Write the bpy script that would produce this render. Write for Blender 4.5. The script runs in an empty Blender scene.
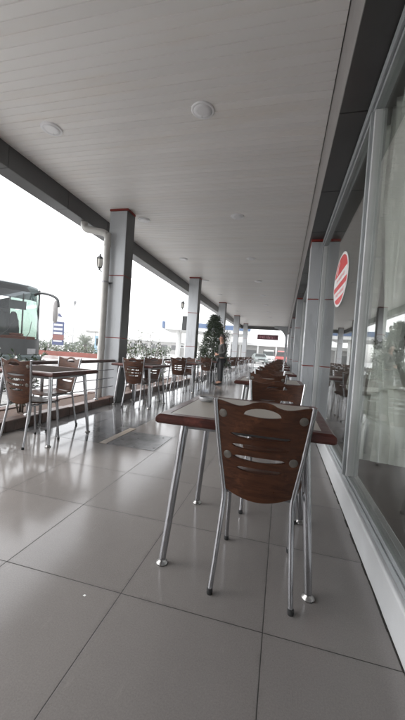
import bpy, math, random
from mathutils import Vector, Matrix
from mathutils.geometry import delaunay_2d_cdt
rnd = random.Random(7)
S = bpy.context.scene
COL = S.collection
PI = math.pi

# ------------------------------------------------------------------ materials
MATS = {}
def nodes_of(name):
    m = bpy.data.materials.new(name); m.use_nodes = True
    nt = m.node_tree; b = nt.nodes['Principled BSDF']
    return m, nt, b
def N(nt, t, **kw):
    n = nt.nodes.new(t)
    for k, v in kw.items():
        if k.startswith('i_'): n.inputs[int(k[2:]) if k[2:].isdigit() else k[2:]].default_value = v
        else: setattr(n, k, v)
    return n
def L(nt, a, b): nt.links.new(a, b)
def math_n(nt, op, a, b=None, c=None, clamp=False):
    n = nt.nodes.new('ShaderNodeMath'); n.operation = op; n.use_clamp = clamp
    for i, x in enumerate((a, b, c)):
        if x is None: continue
        if isinstance(x, (int, float)): n.inputs[i].default_value = x
        else: L(nt, x, n.inputs[i])
    return n.outputs[0]
def mixc(nt, fac, a, b, bt='MIX'):
    n = nt.nodes.new('ShaderNodeMix'); n.data_type = 'RGBA'; n.blend_type = bt
    ins = [n.inputs[0], n.inputs[6], n.inputs[7]]
    for s, x in zip(ins, (fac, a, b)):
        if isinstance(x, (int, float)): s.default_value = x
        elif isinstance(x, tuple): s.default_value = (*x, 1) if len(x) == 3 else x
        else: L(nt, x, s)
    return n.outputs[2]
def mat(name, base, rough=.5, metal=0., var=.12, scale=6., bump=0., bscale=60., coat=0., spec=.5, stretch=None, trans=0.):
    """plain surface with soft procedural mottling, roughness variation and optional bump"""
    m, nt, b = nodes_of(name)
    tc = N(nt, 'ShaderNodeTexCoord'); src = tc.outputs['Object']
    if stretch:
        mp = N(nt, 'ShaderNodeMapping'); mp.inputs['Scale'].default_value = stretch; L(nt, src, mp.inputs[0]); src = mp.outputs[0]
    nz = N(nt, 'ShaderNodeTexNoise', i_Scale=scale, i_Detail=5., i_Roughness=.6); L(nt, src, nz.inputs['Vector'])
    lo = tuple(c * (1 - var) for c in base); hi = tuple(min(1, c * (1 + var)) for c in base)
    cr = N(nt, 'ShaderNodeMapRange', i_1=.3, i_2=.7); L(nt, nz.outputs[0], cr.inputs[0])
    L(nt, mixc(nt, cr.outputs[0], lo, hi), b.inputs['Base Color'])
    rr = N(nt, 'ShaderNodeMapRange', i_1=.3, i_2=.7, i_3=max(.02, rough * .85), i_4=min(1, rough * 1.15)); L(nt, nz.outputs[0], rr.inputs[0])
    L(nt, rr.outputs[0], b.inputs['Roughness'])
    b.inputs['Metallic'].default_value = metal
    b.inputs['Specular IOR Level'].default_value = spec
    b.inputs['Coat Weight'].default_value = coat
    b.inputs['Coat Roughness'].default_value = .15
    if trans: b.inputs['Transmission Weight'].default_value = trans
    if bump:
        n2 = N(nt, 'ShaderNodeTexNoise', i_Scale=bscale, i_Detail=3.); L(nt, src, n2.inputs['Vector'])
        bp = N(nt, 'ShaderNodeBump', i_Strength=bump, i_Distance=.01); L(nt, n2.outputs[0], bp.inputs['Height']); L(nt, bp.outputs[0], b.inputs['Normal'])
    MATS[name] = m
    return m
def glass_mat(name, tint, ior=1.5, rough=0., boost=1.):
    m, nt, b = nodes_of(name); nt.nodes.remove(b)
    out = nt.nodes['Material Output']
    tr = N(nt, 'ShaderNodeBsdfTransparent'); tr.inputs[0].default_value = (*tint, 1)
    gl = N(nt, 'ShaderNodeBsdfGlossy', i_Roughness=rough); gl.inputs[0].default_value = (1, 1, 1, 1)
    fr = N(nt, 'ShaderNodeFresnel', i_IOR=ior)
    gb = N(nt, 'ShaderNodeNewGeometry')      # a thin pane: both faces reflect like the outer one
    L(nt, math_n(nt, 'ADD', ior, math_n(nt, 'MULTIPLY', gb.outputs['Backfacing'], 1 / ior - ior)), fr.inputs['IOR'])
    fac = math_n(nt, 'MULTIPLY', fr.outputs[0], boost, clamp=True)
    mx = N(nt, 'ShaderNodeMixShader'); L(nt, fac, mx.inputs[0]); L(nt, tr.outputs[0], mx.inputs[1]); L(nt, gl.outputs[0], mx.inputs[2])
    L(nt, mx.outputs[0], out.inputs[0]); MATS[name] = m
    return m
def leaf_mat(name, c1, c2):
    m, nt, b = nodes_of(name)
    tc = N(nt, 'ShaderNodeTexCoord')
    nz = N(nt, 'ShaderNodeTexNoise', i_Scale=9., i_Detail=3.); L(nt, tc.outputs['Object'], nz.inputs['Vector'])
    gi = N(nt, 'ShaderNodeNewGeometry')
    f = math_n(nt, 'ADD', math_n(nt, 'MULTIPLY', nz.outputs[0], .6), math_n(nt, 'MULTIPLY', gi.outputs['Random Per Island'], .5), clamp=True)
    L(nt, mixc(nt, f, c1, c2), b.inputs['Base Color']); b.inputs['Roughness'].default_value = .45
    MATS[name] = m
    return m
def wood_mat(name, dark, light, rough=.28, coat=.3):
    m, nt, b = nodes_of(name)
    tc = N(nt, 'ShaderNodeTexCoord'); mp = N(nt, 'ShaderNodeMapping'); mp.inputs['Scale'].default_value = (3, 30, 30)
    L(nt, tc.outputs['Object'], mp.inputs[0])
    oi = N(nt, 'ShaderNodeObjectInfo')
    nz = N(nt, 'ShaderNodeTexNoise', i_Scale=2.2, i_Detail=7., i_Roughness=.62, i_Distortion=.6); nz.noise_dimensions = '4D'
    L(nt, mp.outputs[0], nz.inputs['Vector']); L(nt, math_n(nt, 'MULTIPLY', oi.outputs['Random'], 40.), nz.inputs['W'])
    cr = N(nt, 'ShaderNodeMapRange', i_1=.32, i_2=.68); L(nt, nz.outputs[0], cr.inputs[0])
    n3 = N(nt, 'ShaderNodeTexNoise', i_Scale=10., i_Detail=6., i_Roughness=.7); L(nt, tc.outputs['Object'], n3.inputs['Vector'])
    w = N(nt, 'ShaderNodeMapRange', i_1=.54, i_2=.72, i_3=0., i_4=.75); L(nt, n3.outputs[0], w.inputs[0])
    c = mixc(nt, cr.outputs[0], dark, light)
    c = mixc(nt, w.outputs[0], c, tuple(min(1, x * 1.9) for x in light))
    L(nt, c, b.inputs['Base Color']); b.inputs['Specular IOR Level'].default_value = .2
    rr = N(nt, 'ShaderNodeMapRange', i_1=.3, i_2=.7, i_3=rough * .8, i_4=rough * 1.5); L(nt, n3.outputs[0], rr.inputs[0]); L(nt, rr.outputs[0], b.inputs['Roughness'])
    b.inputs['Coat Weight'].default_value = coat; b.inputs['Coat Roughness'].default_value = .18
    bp = N(nt, 'ShaderNodeBump', i_Strength=.12, i_Distance=.002); L(nt, nz.outputs[0], bp.inputs['Height']); L(nt, bp.outputs[0], b.inputs['Normal'])
    MATS[name] = m
    return m

def tile_mat(name, base, wet=True, size=.6, ox=.0023, oy=1.2254):
    m, nt, b = nodes_of(name)
    g = N(nt, 'ShaderNodeNewGeometry'); sp = N(nt, 'ShaderNodeSeparateXYZ'); L(nt, g.outputs['Position'], sp.inputs[0])
    ax = math_n(nt, 'DIVIDE', math_n(nt, 'SUBTRACT', sp.outputs[0], ox), size)
    ay = math_n(nt, 'DIVIDE', math_n(nt, 'SUBTRACT', sp.outputs[1], oy), size)
    def dist(a):
        fr = math_n(nt, 'FRACT', math_n(nt, 'ADD', a, .5))
        return math_n(nt, 'MULTIPLY', math_n(nt, 'ABSOLUTE', math_n(nt, 'SUBTRACT', fr, .5)), size)
    d = math_n(nt, 'MINIMUM', dist(ax), dist(ay))
    jm = N(nt, 'ShaderNodeMapRange', i_1=.0011, i_2=.0026, i_3=1., i_4=0.); L(nt, d, jm.inputs[0])
    if wet:     # zone of small tiles along the kerb
        bx_ = math_n(nt, 'DIVIDE', math_n(nt, 'SUBTRACT', sp.outputs[0], ox), size / 3); by_ = math_n(nt, 'DIVIDE', math_n(nt, 'SUBTRACT', sp.outputs[1], oy), size / 3)
        def dist3(a): return math_n(nt, 'MULTIPLY', math_n(nt, 'ABSOLUTE', math_n(nt, 'SUBTRACT', math_n(nt, 'FRACT', math_n(nt, 'ADD', a, .5)), .5)), size / 3)
        d3 = math_n(nt, 'MINIMUM', dist3(bx_), dist3(by_))
        j3 = N(nt, 'ShaderNodeMapRange', i_1=.002, i_2=.0045, i_3=1., i_4=0.); L(nt, d3, j3.inputs[0])
        zone = math_n(nt, 'MULTIPLY', math_n(nt, 'LESS_THAN', sp.outputs[0], -1.797), math_n(nt, 'GREATER_THAN', sp.outputs[1], 3.025))
        c3 = N(nt, 'ShaderNodeCombineXYZ'); L(nt, math_n(nt, 'FLOOR', bx_), c3.inputs[0]); L(nt, math_n(nt, 'FLOOR', by_), c3.inputs[1])
        w3 = N(nt, 'ShaderNodeTexWhiteNoise'); w3.noise_dimensions = '2D'; L(nt, c3.outputs[0], w3.inputs['Vector'])
    cb = N(nt, 'ShaderNodeCombineXYZ'); L(nt, math_n(nt, 'FLOOR', ax), cb.inputs[0]); L(nt, math_n(nt, 'FLOOR', ay), cb.inputs[1])
    wn = N(nt, 'ShaderNodeTexWhiteNoise'); wn.noise_dimensions = '2D'; L(nt, cb.outputs[0], wn.inputs['Vector'])
    n1 = N(nt, 'ShaderNodeTexNoise', i_Scale=1.1, i_Detail=5., i_Roughness=.6); L(nt, g.outputs['Position'], n1.inputs['Vector'])
    n2 = N(nt, 'ShaderNodeTexNoise', i_Scale=190., i_Detail=3., i_Roughness=.8); L(nt, g.outputs['Position'], n2.inputs['Vector'])
    n3 = N(nt, 'ShaderNodeTexNoise', i_Scale=14., i_Detail=6., i_Roughness=.7); L(nt, g.outputs['Position'], n3.inputs['Vector'])
    v = math_n(nt, 'ADD', math_n(nt, 'MULTIPLY', wn.outputs[0], .15), math_n(nt, 'MULTIPLY', n1.outputs[0], .16))
    v = math_n(nt, 'ADD', v, math_n(nt, 'ADD', math_n(nt, 'MULTIPLY', math_n(nt, 'SUBTRACT', n2.outputs[0], .5), .75), .35))
    v = math_n(nt, 'ADD', v, math_n(nt, 'MULTIPLY', n3.outputs[0], .12))
    v = math_n(nt, 'ADD', v, .46)
    hsv = N(nt, 'ShaderNodeHueSaturation'); hsv.inputs['Color'].default_value = (*base, 1); L(nt, v, hsv.inputs['Value'])
    # small stains
    st = N(nt, 'ShaderNodeTexVoronoi', i_Scale=1.7); L(nt, g.outputs['Position'], st.inputs['Vector'])
    sm = N(nt, 'ShaderNodeMapRange', i_1=.012, i_2=.03, i_3=.5, i_4=0.); L(nt, st.outputs['Distance'], sm.inputs[0])
    c = mixc(nt, sm.outputs[0], hsv.outputs[0], (.06, .055, .05))
    mp2 = N(nt, 'ShaderNodeMapping'); mp2.inputs['Scale'].default_value = (9, 1.6, 1); mp2.inputs['Rotation'].default_value = (0, 0, .5); L(nt, g.outputs['Position'], mp2.inputs[0])
    n5 = N(nt, 'ShaderNodeTexNoise', i_Scale=2.2, i_Detail=8., i_Roughness=.75); L(nt, mp2.outputs[0], n5.inputs['Vector'])
    sc = N(nt, 'ShaderNodeMapRange', i_1=.60, i_2=.72, i_3=0., i_4=.26); L(nt, n5.outputs[0], sc.inputs[0])
    c = mixc(nt, sc.outputs[0], c, (.34, .32, .30))
    gr = N(nt, 'ShaderNodeMapRange', i_1=.0, i_2=.022, i_3=.28, i_4=0.); L(nt, d, gr.inputs[0])
    gm = N(nt, 'ShaderNodeMapRange', i_1=.45, i_2=.65); L(nt, n3.outputs[0], gm.inputs[0])
    c = mixc(nt, math_n(nt, 'MULTIPLY', gr.outputs[0], gm.outputs[0]), c, (.05, .045, .04))
    c = mixc(nt, jm.outputs[0], c, (.018, .016, .015))
    if wet:
        ct = mixc(nt, w3.outputs[0], (.085, .085, .09), (.15, .148, .148))
        ct = mixc(nt, j3.outputs[0], ct, (.03, .03, .03))
        c = mixc(nt, zone, c, ct)
    L(nt, c, b.inputs['Base Color'])
    if wet:
        wx = N(nt, 'ShaderNodeMapRange', i_1=-1.1, i_2=-2.4, i_3=.15, i_4=.05); L(nt, sp.outputs[0], wx.inputs[0])
        nw = N(nt, 'ShaderNodeMapRange', i_1=.1, i_2=.9, i_3=.7, i_4=1.3); L(nt, n1.outputs[0], nw.inputs[0])
        r = math_n(nt, 'MULTIPLY', wx.outputs[0], nw.outputs[0])
        r = math_n(nt, 'ADD', r, math_n(nt, 'MULTIPLY', n3.outputs[0], .05))
        r = math_n(nt, 'ADD', r, math_n(nt, 'MULTIPLY', jm.outputs[0], .5), clamp=True)
        L(nt, r, b.inputs['Roughness'])
    else: b.inputs['Roughness'].default_value = .35
    h = math_n(nt, 'SUBTRACT', math_n(nt, 'MULTIPLY', n3.outputs[0], .05), jm.outputs[0])
    bp = N(nt, 'ShaderNodeBump', i_Strength=.25, i_Distance=.002); L(nt, h, bp.inputs['Height']); L(nt, bp.outputs[0], b.inputs['Normal'])
    MATS[name] = m
    return m
def ground_mat(name):
    m, nt, b = nodes_of(name)
    g = N(nt, 'ShaderNodeNewGeometry')
    n1 = N(nt, 'ShaderNodeTexNoise', i_Scale=.22, i_Detail=6., i_Roughness=.65); L(nt, g.outputs['Position'], n1.inputs['Vector'])
    n2 = N(nt, 'ShaderNodeTexNoise', i_Scale=40., i_Detail=3.); L(nt, g.outputs['Position'], n2.inputs['Vector'])
    f = math_n(nt, 'ADD', math_n(nt, 'MULTIPLY', n1.outputs[0], .8), math_n(nt, 'MULTIPLY', n2.outputs[0], .25), clamp=True)
    L(nt, mixc(nt, f, (.22, .22, .22), (.42, .415, .40)), b.inputs['Base Color'])
    rr = N(nt, 'ShaderNodeMapRange', i_1=.4, i_2=.62, i_3=.14, i_4=.5); L(nt, n1.outputs[0], rr.inputs[0]); L(nt, rr.outputs[0], b.inputs['Roughness'])
    bp = N(nt, 'ShaderNodeBump', i_Strength=.3, i_Distance=.004); L(nt, n2.outputs[0], bp.inputs['Height']); L(nt, bp.outputs[0], b.inputs['Normal'])
    MATS[name] = m
    return m

tile_mat('floor_tile', (.192, .179, .171))
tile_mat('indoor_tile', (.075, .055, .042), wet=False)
ground_mat('wet_asphalt')
def ceil_mat(name):
    m, nt, b = nodes_of(name)
    g = N(nt, 'ShaderNodeNewGeometry'); sp = N(nt, 'ShaderNodeSeparateXYZ'); L(nt, g.outputs['Position'], sp.inputs[0])
    wn = N(nt, 'ShaderNodeTexWhiteNoise'); wn.noise_dimensions = '1D'; L(nt, math_n(nt, 'FLOOR', math_n(nt, 'DIVIDE', math_n(nt, 'ADD', sp.outputs[1], 7.0), .1)), wn.inputs['W'])
    mp = N(nt, 'ShaderNodeMapping'); mp.inputs['Scale'].default_value = (.5, 2.4, 1); L(nt, g.outputs['Position'], mp.inputs[0])
    nz = N(nt, 'ShaderNodeTexNoise', i_Scale=1.6, i_Detail=6., i_Roughness=.65); L(nt, mp.outputs[0], nz.inputs['Vector'])
    v = math_n(nt, 'ADD', math_n(nt, 'MULTIPLY', wn.outputs[0], .06), math_n(nt, 'MULTIPLY', nz.outputs[0], .08)); v = math_n(nt, 'ADD', v, .93)
    hs = N(nt, 'ShaderNodeHueSaturation'); L(nt, v, hs.inputs['Value'])
    r2 = N(nt, 'ShaderNodeMapRange', i_1=.5, i_2=.75); L(nt, nz.outputs[0], r2.inputs[0])
    L(nt, mixc(nt, r2.outputs[0], (.86, .845, .83), (.83, .79, .745)), hs.inputs['Color']); L(nt, hs.outputs[0], b.inputs['Base Color'])
    b.inputs['Roughness'].default_value = .42; MATS[name] = m
ceil_mat('ceiling_panel')
mat('light_panel', (.50, .52, .545), .3, var=.09, scale=3.5, coat=.1, stretch=(1, 1, .25))
mat('dark_panel', (.068, .066, .066), .34, var=.12, scale=2.5)
mat('grey_trim', (.30, .285, .28), .4, var=.06)
mat('red_joint', (.26, .024, .016), .45, var=.15)
mat('plate_grey', (.12, .12, .122), .22, var=.3, scale=7)
mat('strip_beige', (.34, .29, .24), .5)
mat('dirt', (.02, .017, .014), .9)
mat('shade_wall_brown', (.10, .075, .06), .8)
mat('black_gap', (.01, .01, .01), .8)
mat('white_frame', (.62, .63, .64), .32, var=.06, scale=4)
mat('grey_frame', (.33, .35, .36), .35, var=.1, scale=4)
mat('pvc_pipe', (.42, .41, .39), .4, var=.12, scale=5)
mat('tube_metal', (.40, .40, .415), .24, metal=.95, var=.22, scale=30, stretch=(1, 1, .06))
mat('dull_metal', (.25, .25, .26), .45, metal=.6, var=.2, scale=15)
mat('chrome', (.36, .35, .34), .3, metal=1., var=.25, scale=40)
mat('bolt_grey', (.11, .098, .085), .5, metal=.2, var=.35, scale=40)
mat('rubber', (.015, .015, .015), .7)
wood_mat('chair_wood', (.028, .011, .007), (.082, .032, .016), rough=.34, coat=.02)
wood_mat('table_edge_wood', (.038, .011, .009), (.085, .025, .019), rough=.34)
mat('dark_laminate', (.055, .047, .044), .8, var=.2, scale=30, spec=.0)
mat('laminate', (.33, .30, .265), .33, var=.14, scale=55)
mat('kerb_stone', (.085, .042, .030), .4, var=.35, scale=9, bump=.5, bscale=30)
mat('soil', (.065, .036, .024), .8, var=.5, scale=25, bump=1., bscale=40)
mat('rail_wood', (.085, .05, .045), .4, var=.3, scale=12)
mat('lamp_white', (.88, .88, .90), .3, var=.02)
mat('lantern_black', (.03, .03, .03), .45)
mat('lantern_glass', (.55, .53, .48), .25)
mat('speaker_black', (.022, .022, .024), .5)
mat('sign_red', (.62, .030, .035), .4, var=.05)
mat('sign_white', (.75, .74, .74), .45, var=.04)
mat('maroon', (.10, .010, .025), .5)
mat('pink', (.55, .26, .30), .5)
mat('blue', (.05, .11, .24), .45)
mat('navy', (.035, .055, .16), .45)
mat('brown_red', (.22, .06, .045), .6)
mat('brick_red', (.30, .085, .06), .7, var=.25, scale=3)
mat('white_paint', (.74, .74, .73), .45, var=.06)
mat('pale_blue', (.30, .46, .56), .5)
mat('concrete', (.36, .35, .335), .7, var=.15, scale=2)
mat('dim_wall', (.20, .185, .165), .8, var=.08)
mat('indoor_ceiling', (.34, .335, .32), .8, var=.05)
mat('bus_body', (.045, .07, .07), .25, coat=.5, var=.05)
mat('bus_trim', (.03, .032, .034), .35)
mat('bus_seat', (.03, .035, .04), .8)
mat('bus_red', (.16, .035, .02), .8)
mat('car_silver', (.24, .28, .27), .25, metal=.4, coat=.6, var=.04)
mat('car_red', (.36, .05, .04), .25, coat=.6, var=.04)
mat('tyre', (.02, .02, .02), .8)
mat('skin', (.36, .20, .14), .5, var=.06)
mat('hair', (.022, .014, .010), .6)
mat('jacket', (.030, .030, .027), .75, var=.25, scale=12)
mat('trousers', (.012, .012, .014), .8, var=.2)
mat('shoe', (.012, .010, .009), .4)
mat('shirt', (.45, .44, .42), .8)
mat('ash_glass', (.35, .35, .36), .15, coat=.5)
mat('ash', (.05, .045, .04), .9)
mat('bark', (.09, .065, .05), .9, var=.3, scale=12)
mat('pot', (.30, .12, .07), .7, var=.15)
mat('petal', (.80, .78, .80), .6)
leaf_mat('leaf_dark', (.018, .036, .014), (.052, .085, .034))
leaf_mat('leaf_mid', (.035, .06, .022), (.095, .13, .05))
leaf_mat('leaf_pale', (.05, .08, .05), (.10, .13, .075))
glass_mat('window_glass', (.92, .935, .92), 1.5, boost=1.0)
glass_mat('bus_glass', (.25, .33, .31), 1.5)
glass_mat('bus_clear', (.70, .78, .745), 1.5)
glass_mat('bus_tint', (.07, .08, .085), 1.5)
glass_mat('car_glass', (.25, .32, .30), 1.5)
def curtain_mat():
    m, nt, b = nodes_of('sheer'); out = nt.nodes['Material Output']
    tc = N(nt, 'ShaderNodeTexCoord'); vo = N(nt, 'ShaderNodeTexVoronoi', i_Scale=11.); L(nt, tc.outputs['Object'], vo.inputs['Vector'])
    em = N(nt, 'ShaderNodeMapRange', i_1=.22, i_2=.30); L(nt, vo.outputs['Distance'], em.inputs[0])   # woven motif
    b.inputs['Base Color'].default_value = (.86, .87, .84, 1); b.inputs['Roughness'].default_value = .8
    L(nt, mixc(nt, em.outputs[0], (.90, .90, .87), (.74, .755, .72)), b.inputs['Base Color'])
    tl = N(nt, 'ShaderNodeBsdfTranslucent'); tl.inputs[0].default_value = (.74, .76, .71, 1)
    tr = N(nt, 'ShaderNodeBsdfTransparent')
    mx = N(nt, 'ShaderNodeMixShader', i_Fac=.15); L(nt, b.outputs[0], mx.inputs[1]); L(nt, tl.outputs[0], mx.inputs[2])
    m2 = N(nt, 'ShaderNodeMixShader', i_Fac=.05); L(nt, mx.outputs[0], m2.inputs[1]); L(nt, tr.outputs[0], m2.inputs[2])
    L(nt, m2.outputs[0], out.inputs[0]); MATS['sheer'] = m
curtain_mat()

# ------------------------------------------------------------------ mesh helpers
class MB:
    def __init__(s): s.v, s.f, s.sm, s.mi = [], [], [], []
    def add(s, vs, fs, smooth=False, mi=0):
        o = len(s.v); s.v += [tuple(v) for v in vs]
        for f in fs: s.f.append([o + i for i in f]); s.sm.append(smooth); s.mi.append(mi)
        return s
    def box(s, x0, x1, y0, y1, z0, z1, mi=0, M=None):
        vs = [Vector((x, y, z)) for z in (z0, z1) for y in (y0, y1) for x in (x0, x1)]
        if M is not None: vs = [M @ v for v in vs]
        return s.add(vs, [(0, 2, 3, 1), (4, 5, 7, 6), (0, 1, 5, 4), (1, 3, 7, 5), (3, 2, 6, 7), (2, 0, 4, 6)], False, mi)
    def tube(s, pts, r, n=10, mi=0, cap=True):
        P = [Vector(p) for p in pts]; R = r if isinstance(r, (list, tuple)) else [r] * len(P)
        T = []
        for i in range(len(P)):
            a = P[max(0, i - 1)]; b = P[min(len(P) - 1, i + 1)]; T.append((b - a).normalized())
        up = Vector((0, 0, 1)) if abs(T[0].z) < .9 else Vector((1, 0, 0))
        x = T[0].cross(up).normalized(); vs = []; rings = []
        for p, t, rr in zip(P, T, R):
            x = (x - t * x.dot(t)).normalized(); y = t.cross(x)
            ring = [p + (x * math.cos(2 * PI * k / n) + y * math.sin(2 * PI * k / n)) * rr for k in range(n)]
            rings.append(ring); vs += ring
        fs = [(i * n + k, i * n + (k + 1) % n, (i + 1) * n + (k + 1) % n, (i + 1) * n + k) for i in range(len(P) - 1) for k in range(n)]
        s.add(vs, fs, True, mi)
        if cap:
            s.add(rings[0], [list(range(n))[::-1]], False, mi); s.add(rings[-1], [list(range(n))], False, mi)
        return s
    def lathe(s, prof, n=20, c=(0, 0, 0), mi=0, smooth=True, M=None):
        vs = []; c = Vector(c)
        for (r, z) in prof:
            for k in range(n):
                v = Vector((r * math.cos(2 * PI * k / n), r * math.sin(2 * PI * k / n), z))
                if M is not None: v = M @ v
                vs.append(c + v)
        fs = [(i * n + k, i * n + (k + 1) % n, (i + 1) * n + (k + 1) % n, (i + 1) * n + k) for i in range(len(prof) - 1) for k in range(n)]
        s.add(vs, fs, smooth, mi)
        s.add(vs[:n], [list(range(n))[::-1]], False, mi); s.add(vs[-n:], [list(range(n))], False, mi)
        return s
    def prism(s, poly, a0, a1, axis=2, mi=0):
        """polygon in the two other axes, extruded along axis"""
        def mk(p, a):
            if axis == 2: return (p[0], p[1], a)
            if axis == 1: return (p[0], a, p[1])
            return (a, p[0], p[1])
        n = len(poly); vs = [mk(p, a0) for p in poly] + [mk(p, a1) for p in poly]
        fs = [list(range(n))[::-1], [n + i for i in range(n)]] + [(i, (i + 1) % n, n + (i + 1) % n, n + i) for i in range(n)]
        return s.add(vs, fs, False, mi)
    def loft(s, secs, smooth=True, mi=0, cap=True):
        n = len(secs[0]); vs = [p for q in secs for p in q]
        fs = [(i * n + k, i * n + (k + 1) % n, (i + 1) * n + (k + 1) % n, (i + 1) * n + k) for i in range(len(secs) - 1) for k in range(n)]
        s.add(vs, fs, smooth, mi)
        if cap: s.add(secs[0], [list(range(n))[::-1]], False, mi); s.add(secs[-1], [list(range(n))], False, mi)
        return s
    def leaf(s, p, d, up, ln, w, mi=0):
        d = d.normalized(); sd = d.cross(up)
        if sd.length < 1e-3: sd = d.cross(Vector((1, 0, 0)))
        sd.normalize(); nn = sd.cross(d)
        return s.add([p, p + d * ln * .5 + sd * w * .5 + nn * ln * .06, p + d * ln, p + d * ln * .5 - sd * w * .5 + nn * ln * .06], [(0, 1, 2, 3)], False, mi)
    def build(s, name, ms, parent=None, bevel=0., loc=None, seg=2):
        me = bpy.data.meshes.new(name); me.from_pydata(s.v, [], s.f)
        me.polygons.foreach_set('use_smooth', s.sm)
        ms = ms if isinstance(ms, (list, tuple)) else [ms]
        for m in ms: me.materials.append(MATS[m])
        if len(ms) > 1: me.polygons.foreach_set('material_index', s.mi)
        me.update()
        import bmesh
        bm = bmesh.new(); bm.from_mesh(me)
        bmesh.ops.recalc_face_normals(bm, faces=bm.faces) if len(bm.faces) < 4000 else None
        bm.to_mesh(me); bm.free()
        o = bpy.data.objects.new(name, me); COL.objects.link(o)
        if parent: o.parent = parent
        if loc: o.location = loc
        if bevel:
            b = o.modifiers.new('bevel', 'BEVEL'); b.width = bevel; b.segments = seg; b.limit_method = 'ANGLE'; b.angle_limit = math.radians(40)
        return o
def smooth_pts(P, k=5):
    P = [Vector(p) for p in P]; out = []
    for i in range(len(P) - 1):
        p0, p1, p2, p3 = P[max(0, i - 1)], P[i], P[i + 1], P[min(len(P) - 1, i + 2)]
        for j in range(k):
            t = j / k
            out.append(.5 * ((2 * p1) + (-p0 + p2) * t + (2 * p0 - 5 * p1 + 4 * p2 - p3) * t * t + (-p0 + 3 * p1 - 3 * p2 + p3) * t ** 3))
    out.append(P[-1]); return out
def tag(o, label=None, cat=None, group=None, kind=None):
    for k, v in (('label', label), ('category', cat), ('group', group), ('kind', kind)):
        if v: o[k] = v
    return o
def thing(name, label, cat, loc=(0, 0, 0), rz=0, group=None):
    o = bpy.data.objects.new(name, None); COL.objects.link(o); o.location = loc; o.rotation_euler = (0, 0, rz)
    o.empty_display_size = .1
    return tag(o, label, cat, group)
def copy_tree(o, parent=None):
    c = o.copy(); COL.objects.link(c)
    if parent: c.parent = parent
    for ch in list(o.children): copy_tree(ch, c)
    return c
def place(proto, first, loc, rz, label, group=None):
    o = proto if first else copy_tree(proto)
    o.location = loc; o.rotation_euler = (0, 0, rz); o['label'] = label
    if group: o['group'] = group
    return o
def struct(o): o['kind'] = 'structure'; return o
ORD = ['nearest', 'second', 'third', 'fourth', 'fifth', 'sixth', 'seventh', 'eighth', 'ninth', 'tenth']

# ------------------------------------------------------------------ main dimensions (metres)
ZC, ZS = 3.59, 2.96            # ceiling, soffit
COLS_Y = [5.35 + 5.2 * k for k in range(5)]
YEND = 28.0
XK = -2.95                     # terrace edge / column inner face
XW = .489                      # window plinth face
Y0 = -7.0

# ------------------------------------------------------------------ setting
g = MB(); g.add([(-700, -300, -.15), (700, -300, -.15), (700, 900, -.15), (-700, 900, -.15)], [(0, 1, 2, 3)])
struct(g.build('ground', 'wet_asphalt'))
f = MB(); f.box(XK, XW + .13, Y0, YEND + .6, -.30, 0)
struct(f.build('terrace_floor', 'floor_tile'))
s_ = MB(); s_.box(-3.62, XK - .15, Y0, YEND + .6, -.28, .07)
struct(s_.build('planter_soil', 'soil'))
# ceiling : slim boards running across the terrace, with real V grooves
prof = []
y = Y0
while y < YEND:
    prof += [(y + .006, ZC), (y + .094, ZC), (y + .0965, ZC + .006), (y + .1035, ZC + .006)]
    y += .1
prof = [(Y0, ZC + .08)] + prof + [(y, ZC + .08)]
cm = MB()
n = len(prof); xa, xb = -3.68, .277
cm.add([(xa, p[0], p[1]) for p in prof] + [(xb, p[0], p[1]) for p in prof], [(i, i + 1, n + i + 1, n + i) for i in range(n - 1)] )
struct(cm.build('ceiling', 'ceiling_panel'))

# restaurant building: roof, walls, inner room
b = thing('restaurant_building', 'single storey restaurant with flat roof and dim dining room behind its glass front', 'building', (0, 0, 0))
r = MB(); r.box(-4.0, 9.0, Y0 - .2, YEND + .25, ZC + .1, ZC + .35); r.build('roof', 'concrete', b)
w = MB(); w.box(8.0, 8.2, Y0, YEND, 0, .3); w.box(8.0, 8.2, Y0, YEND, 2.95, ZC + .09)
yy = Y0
while yy < YEND: w.box(8.001, 8.199, yy, yy + .25, .301, 2.949); yy += 2.9  # thin piers; wide rear openings added to let daylight onto the curtains
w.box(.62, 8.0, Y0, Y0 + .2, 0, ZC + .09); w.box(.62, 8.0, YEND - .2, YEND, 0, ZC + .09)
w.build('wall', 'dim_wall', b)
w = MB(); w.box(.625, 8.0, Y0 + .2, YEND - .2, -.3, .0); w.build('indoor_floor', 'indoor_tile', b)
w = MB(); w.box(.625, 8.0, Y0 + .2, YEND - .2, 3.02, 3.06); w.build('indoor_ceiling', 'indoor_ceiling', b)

# soffit box over the window front
so = thing('soffit', 'dark panelled soffit box with pale edge running above the glass front', 'soffit', (.4, 0, ZS))
def at(o, m): # shift mesh so it sits where it was written although the parent is offset
    return m
so.location = (0, 0, 0)
m = MB(); m.box(.285, .62, Y0, YEND, ZS + .012, ZC + .08); m.build('edge_face', 'grey_trim', so)
yy = 1.45 - 1.2 * 7
while yy < YEND:
    m = MB(); m.box(.288, .60, max(Y0, yy) + .006, min(YEND, yy + 1.2) - .006, ZS, ZS + .010)
    m.build('underside_panel', 'dark_panel', so); yy += 1.2
m = MB(); m.box(.29, .6, Y0, YEND, ZS + .0105, ZS + .0115); m.build('backing', 'maroon', so)

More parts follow.
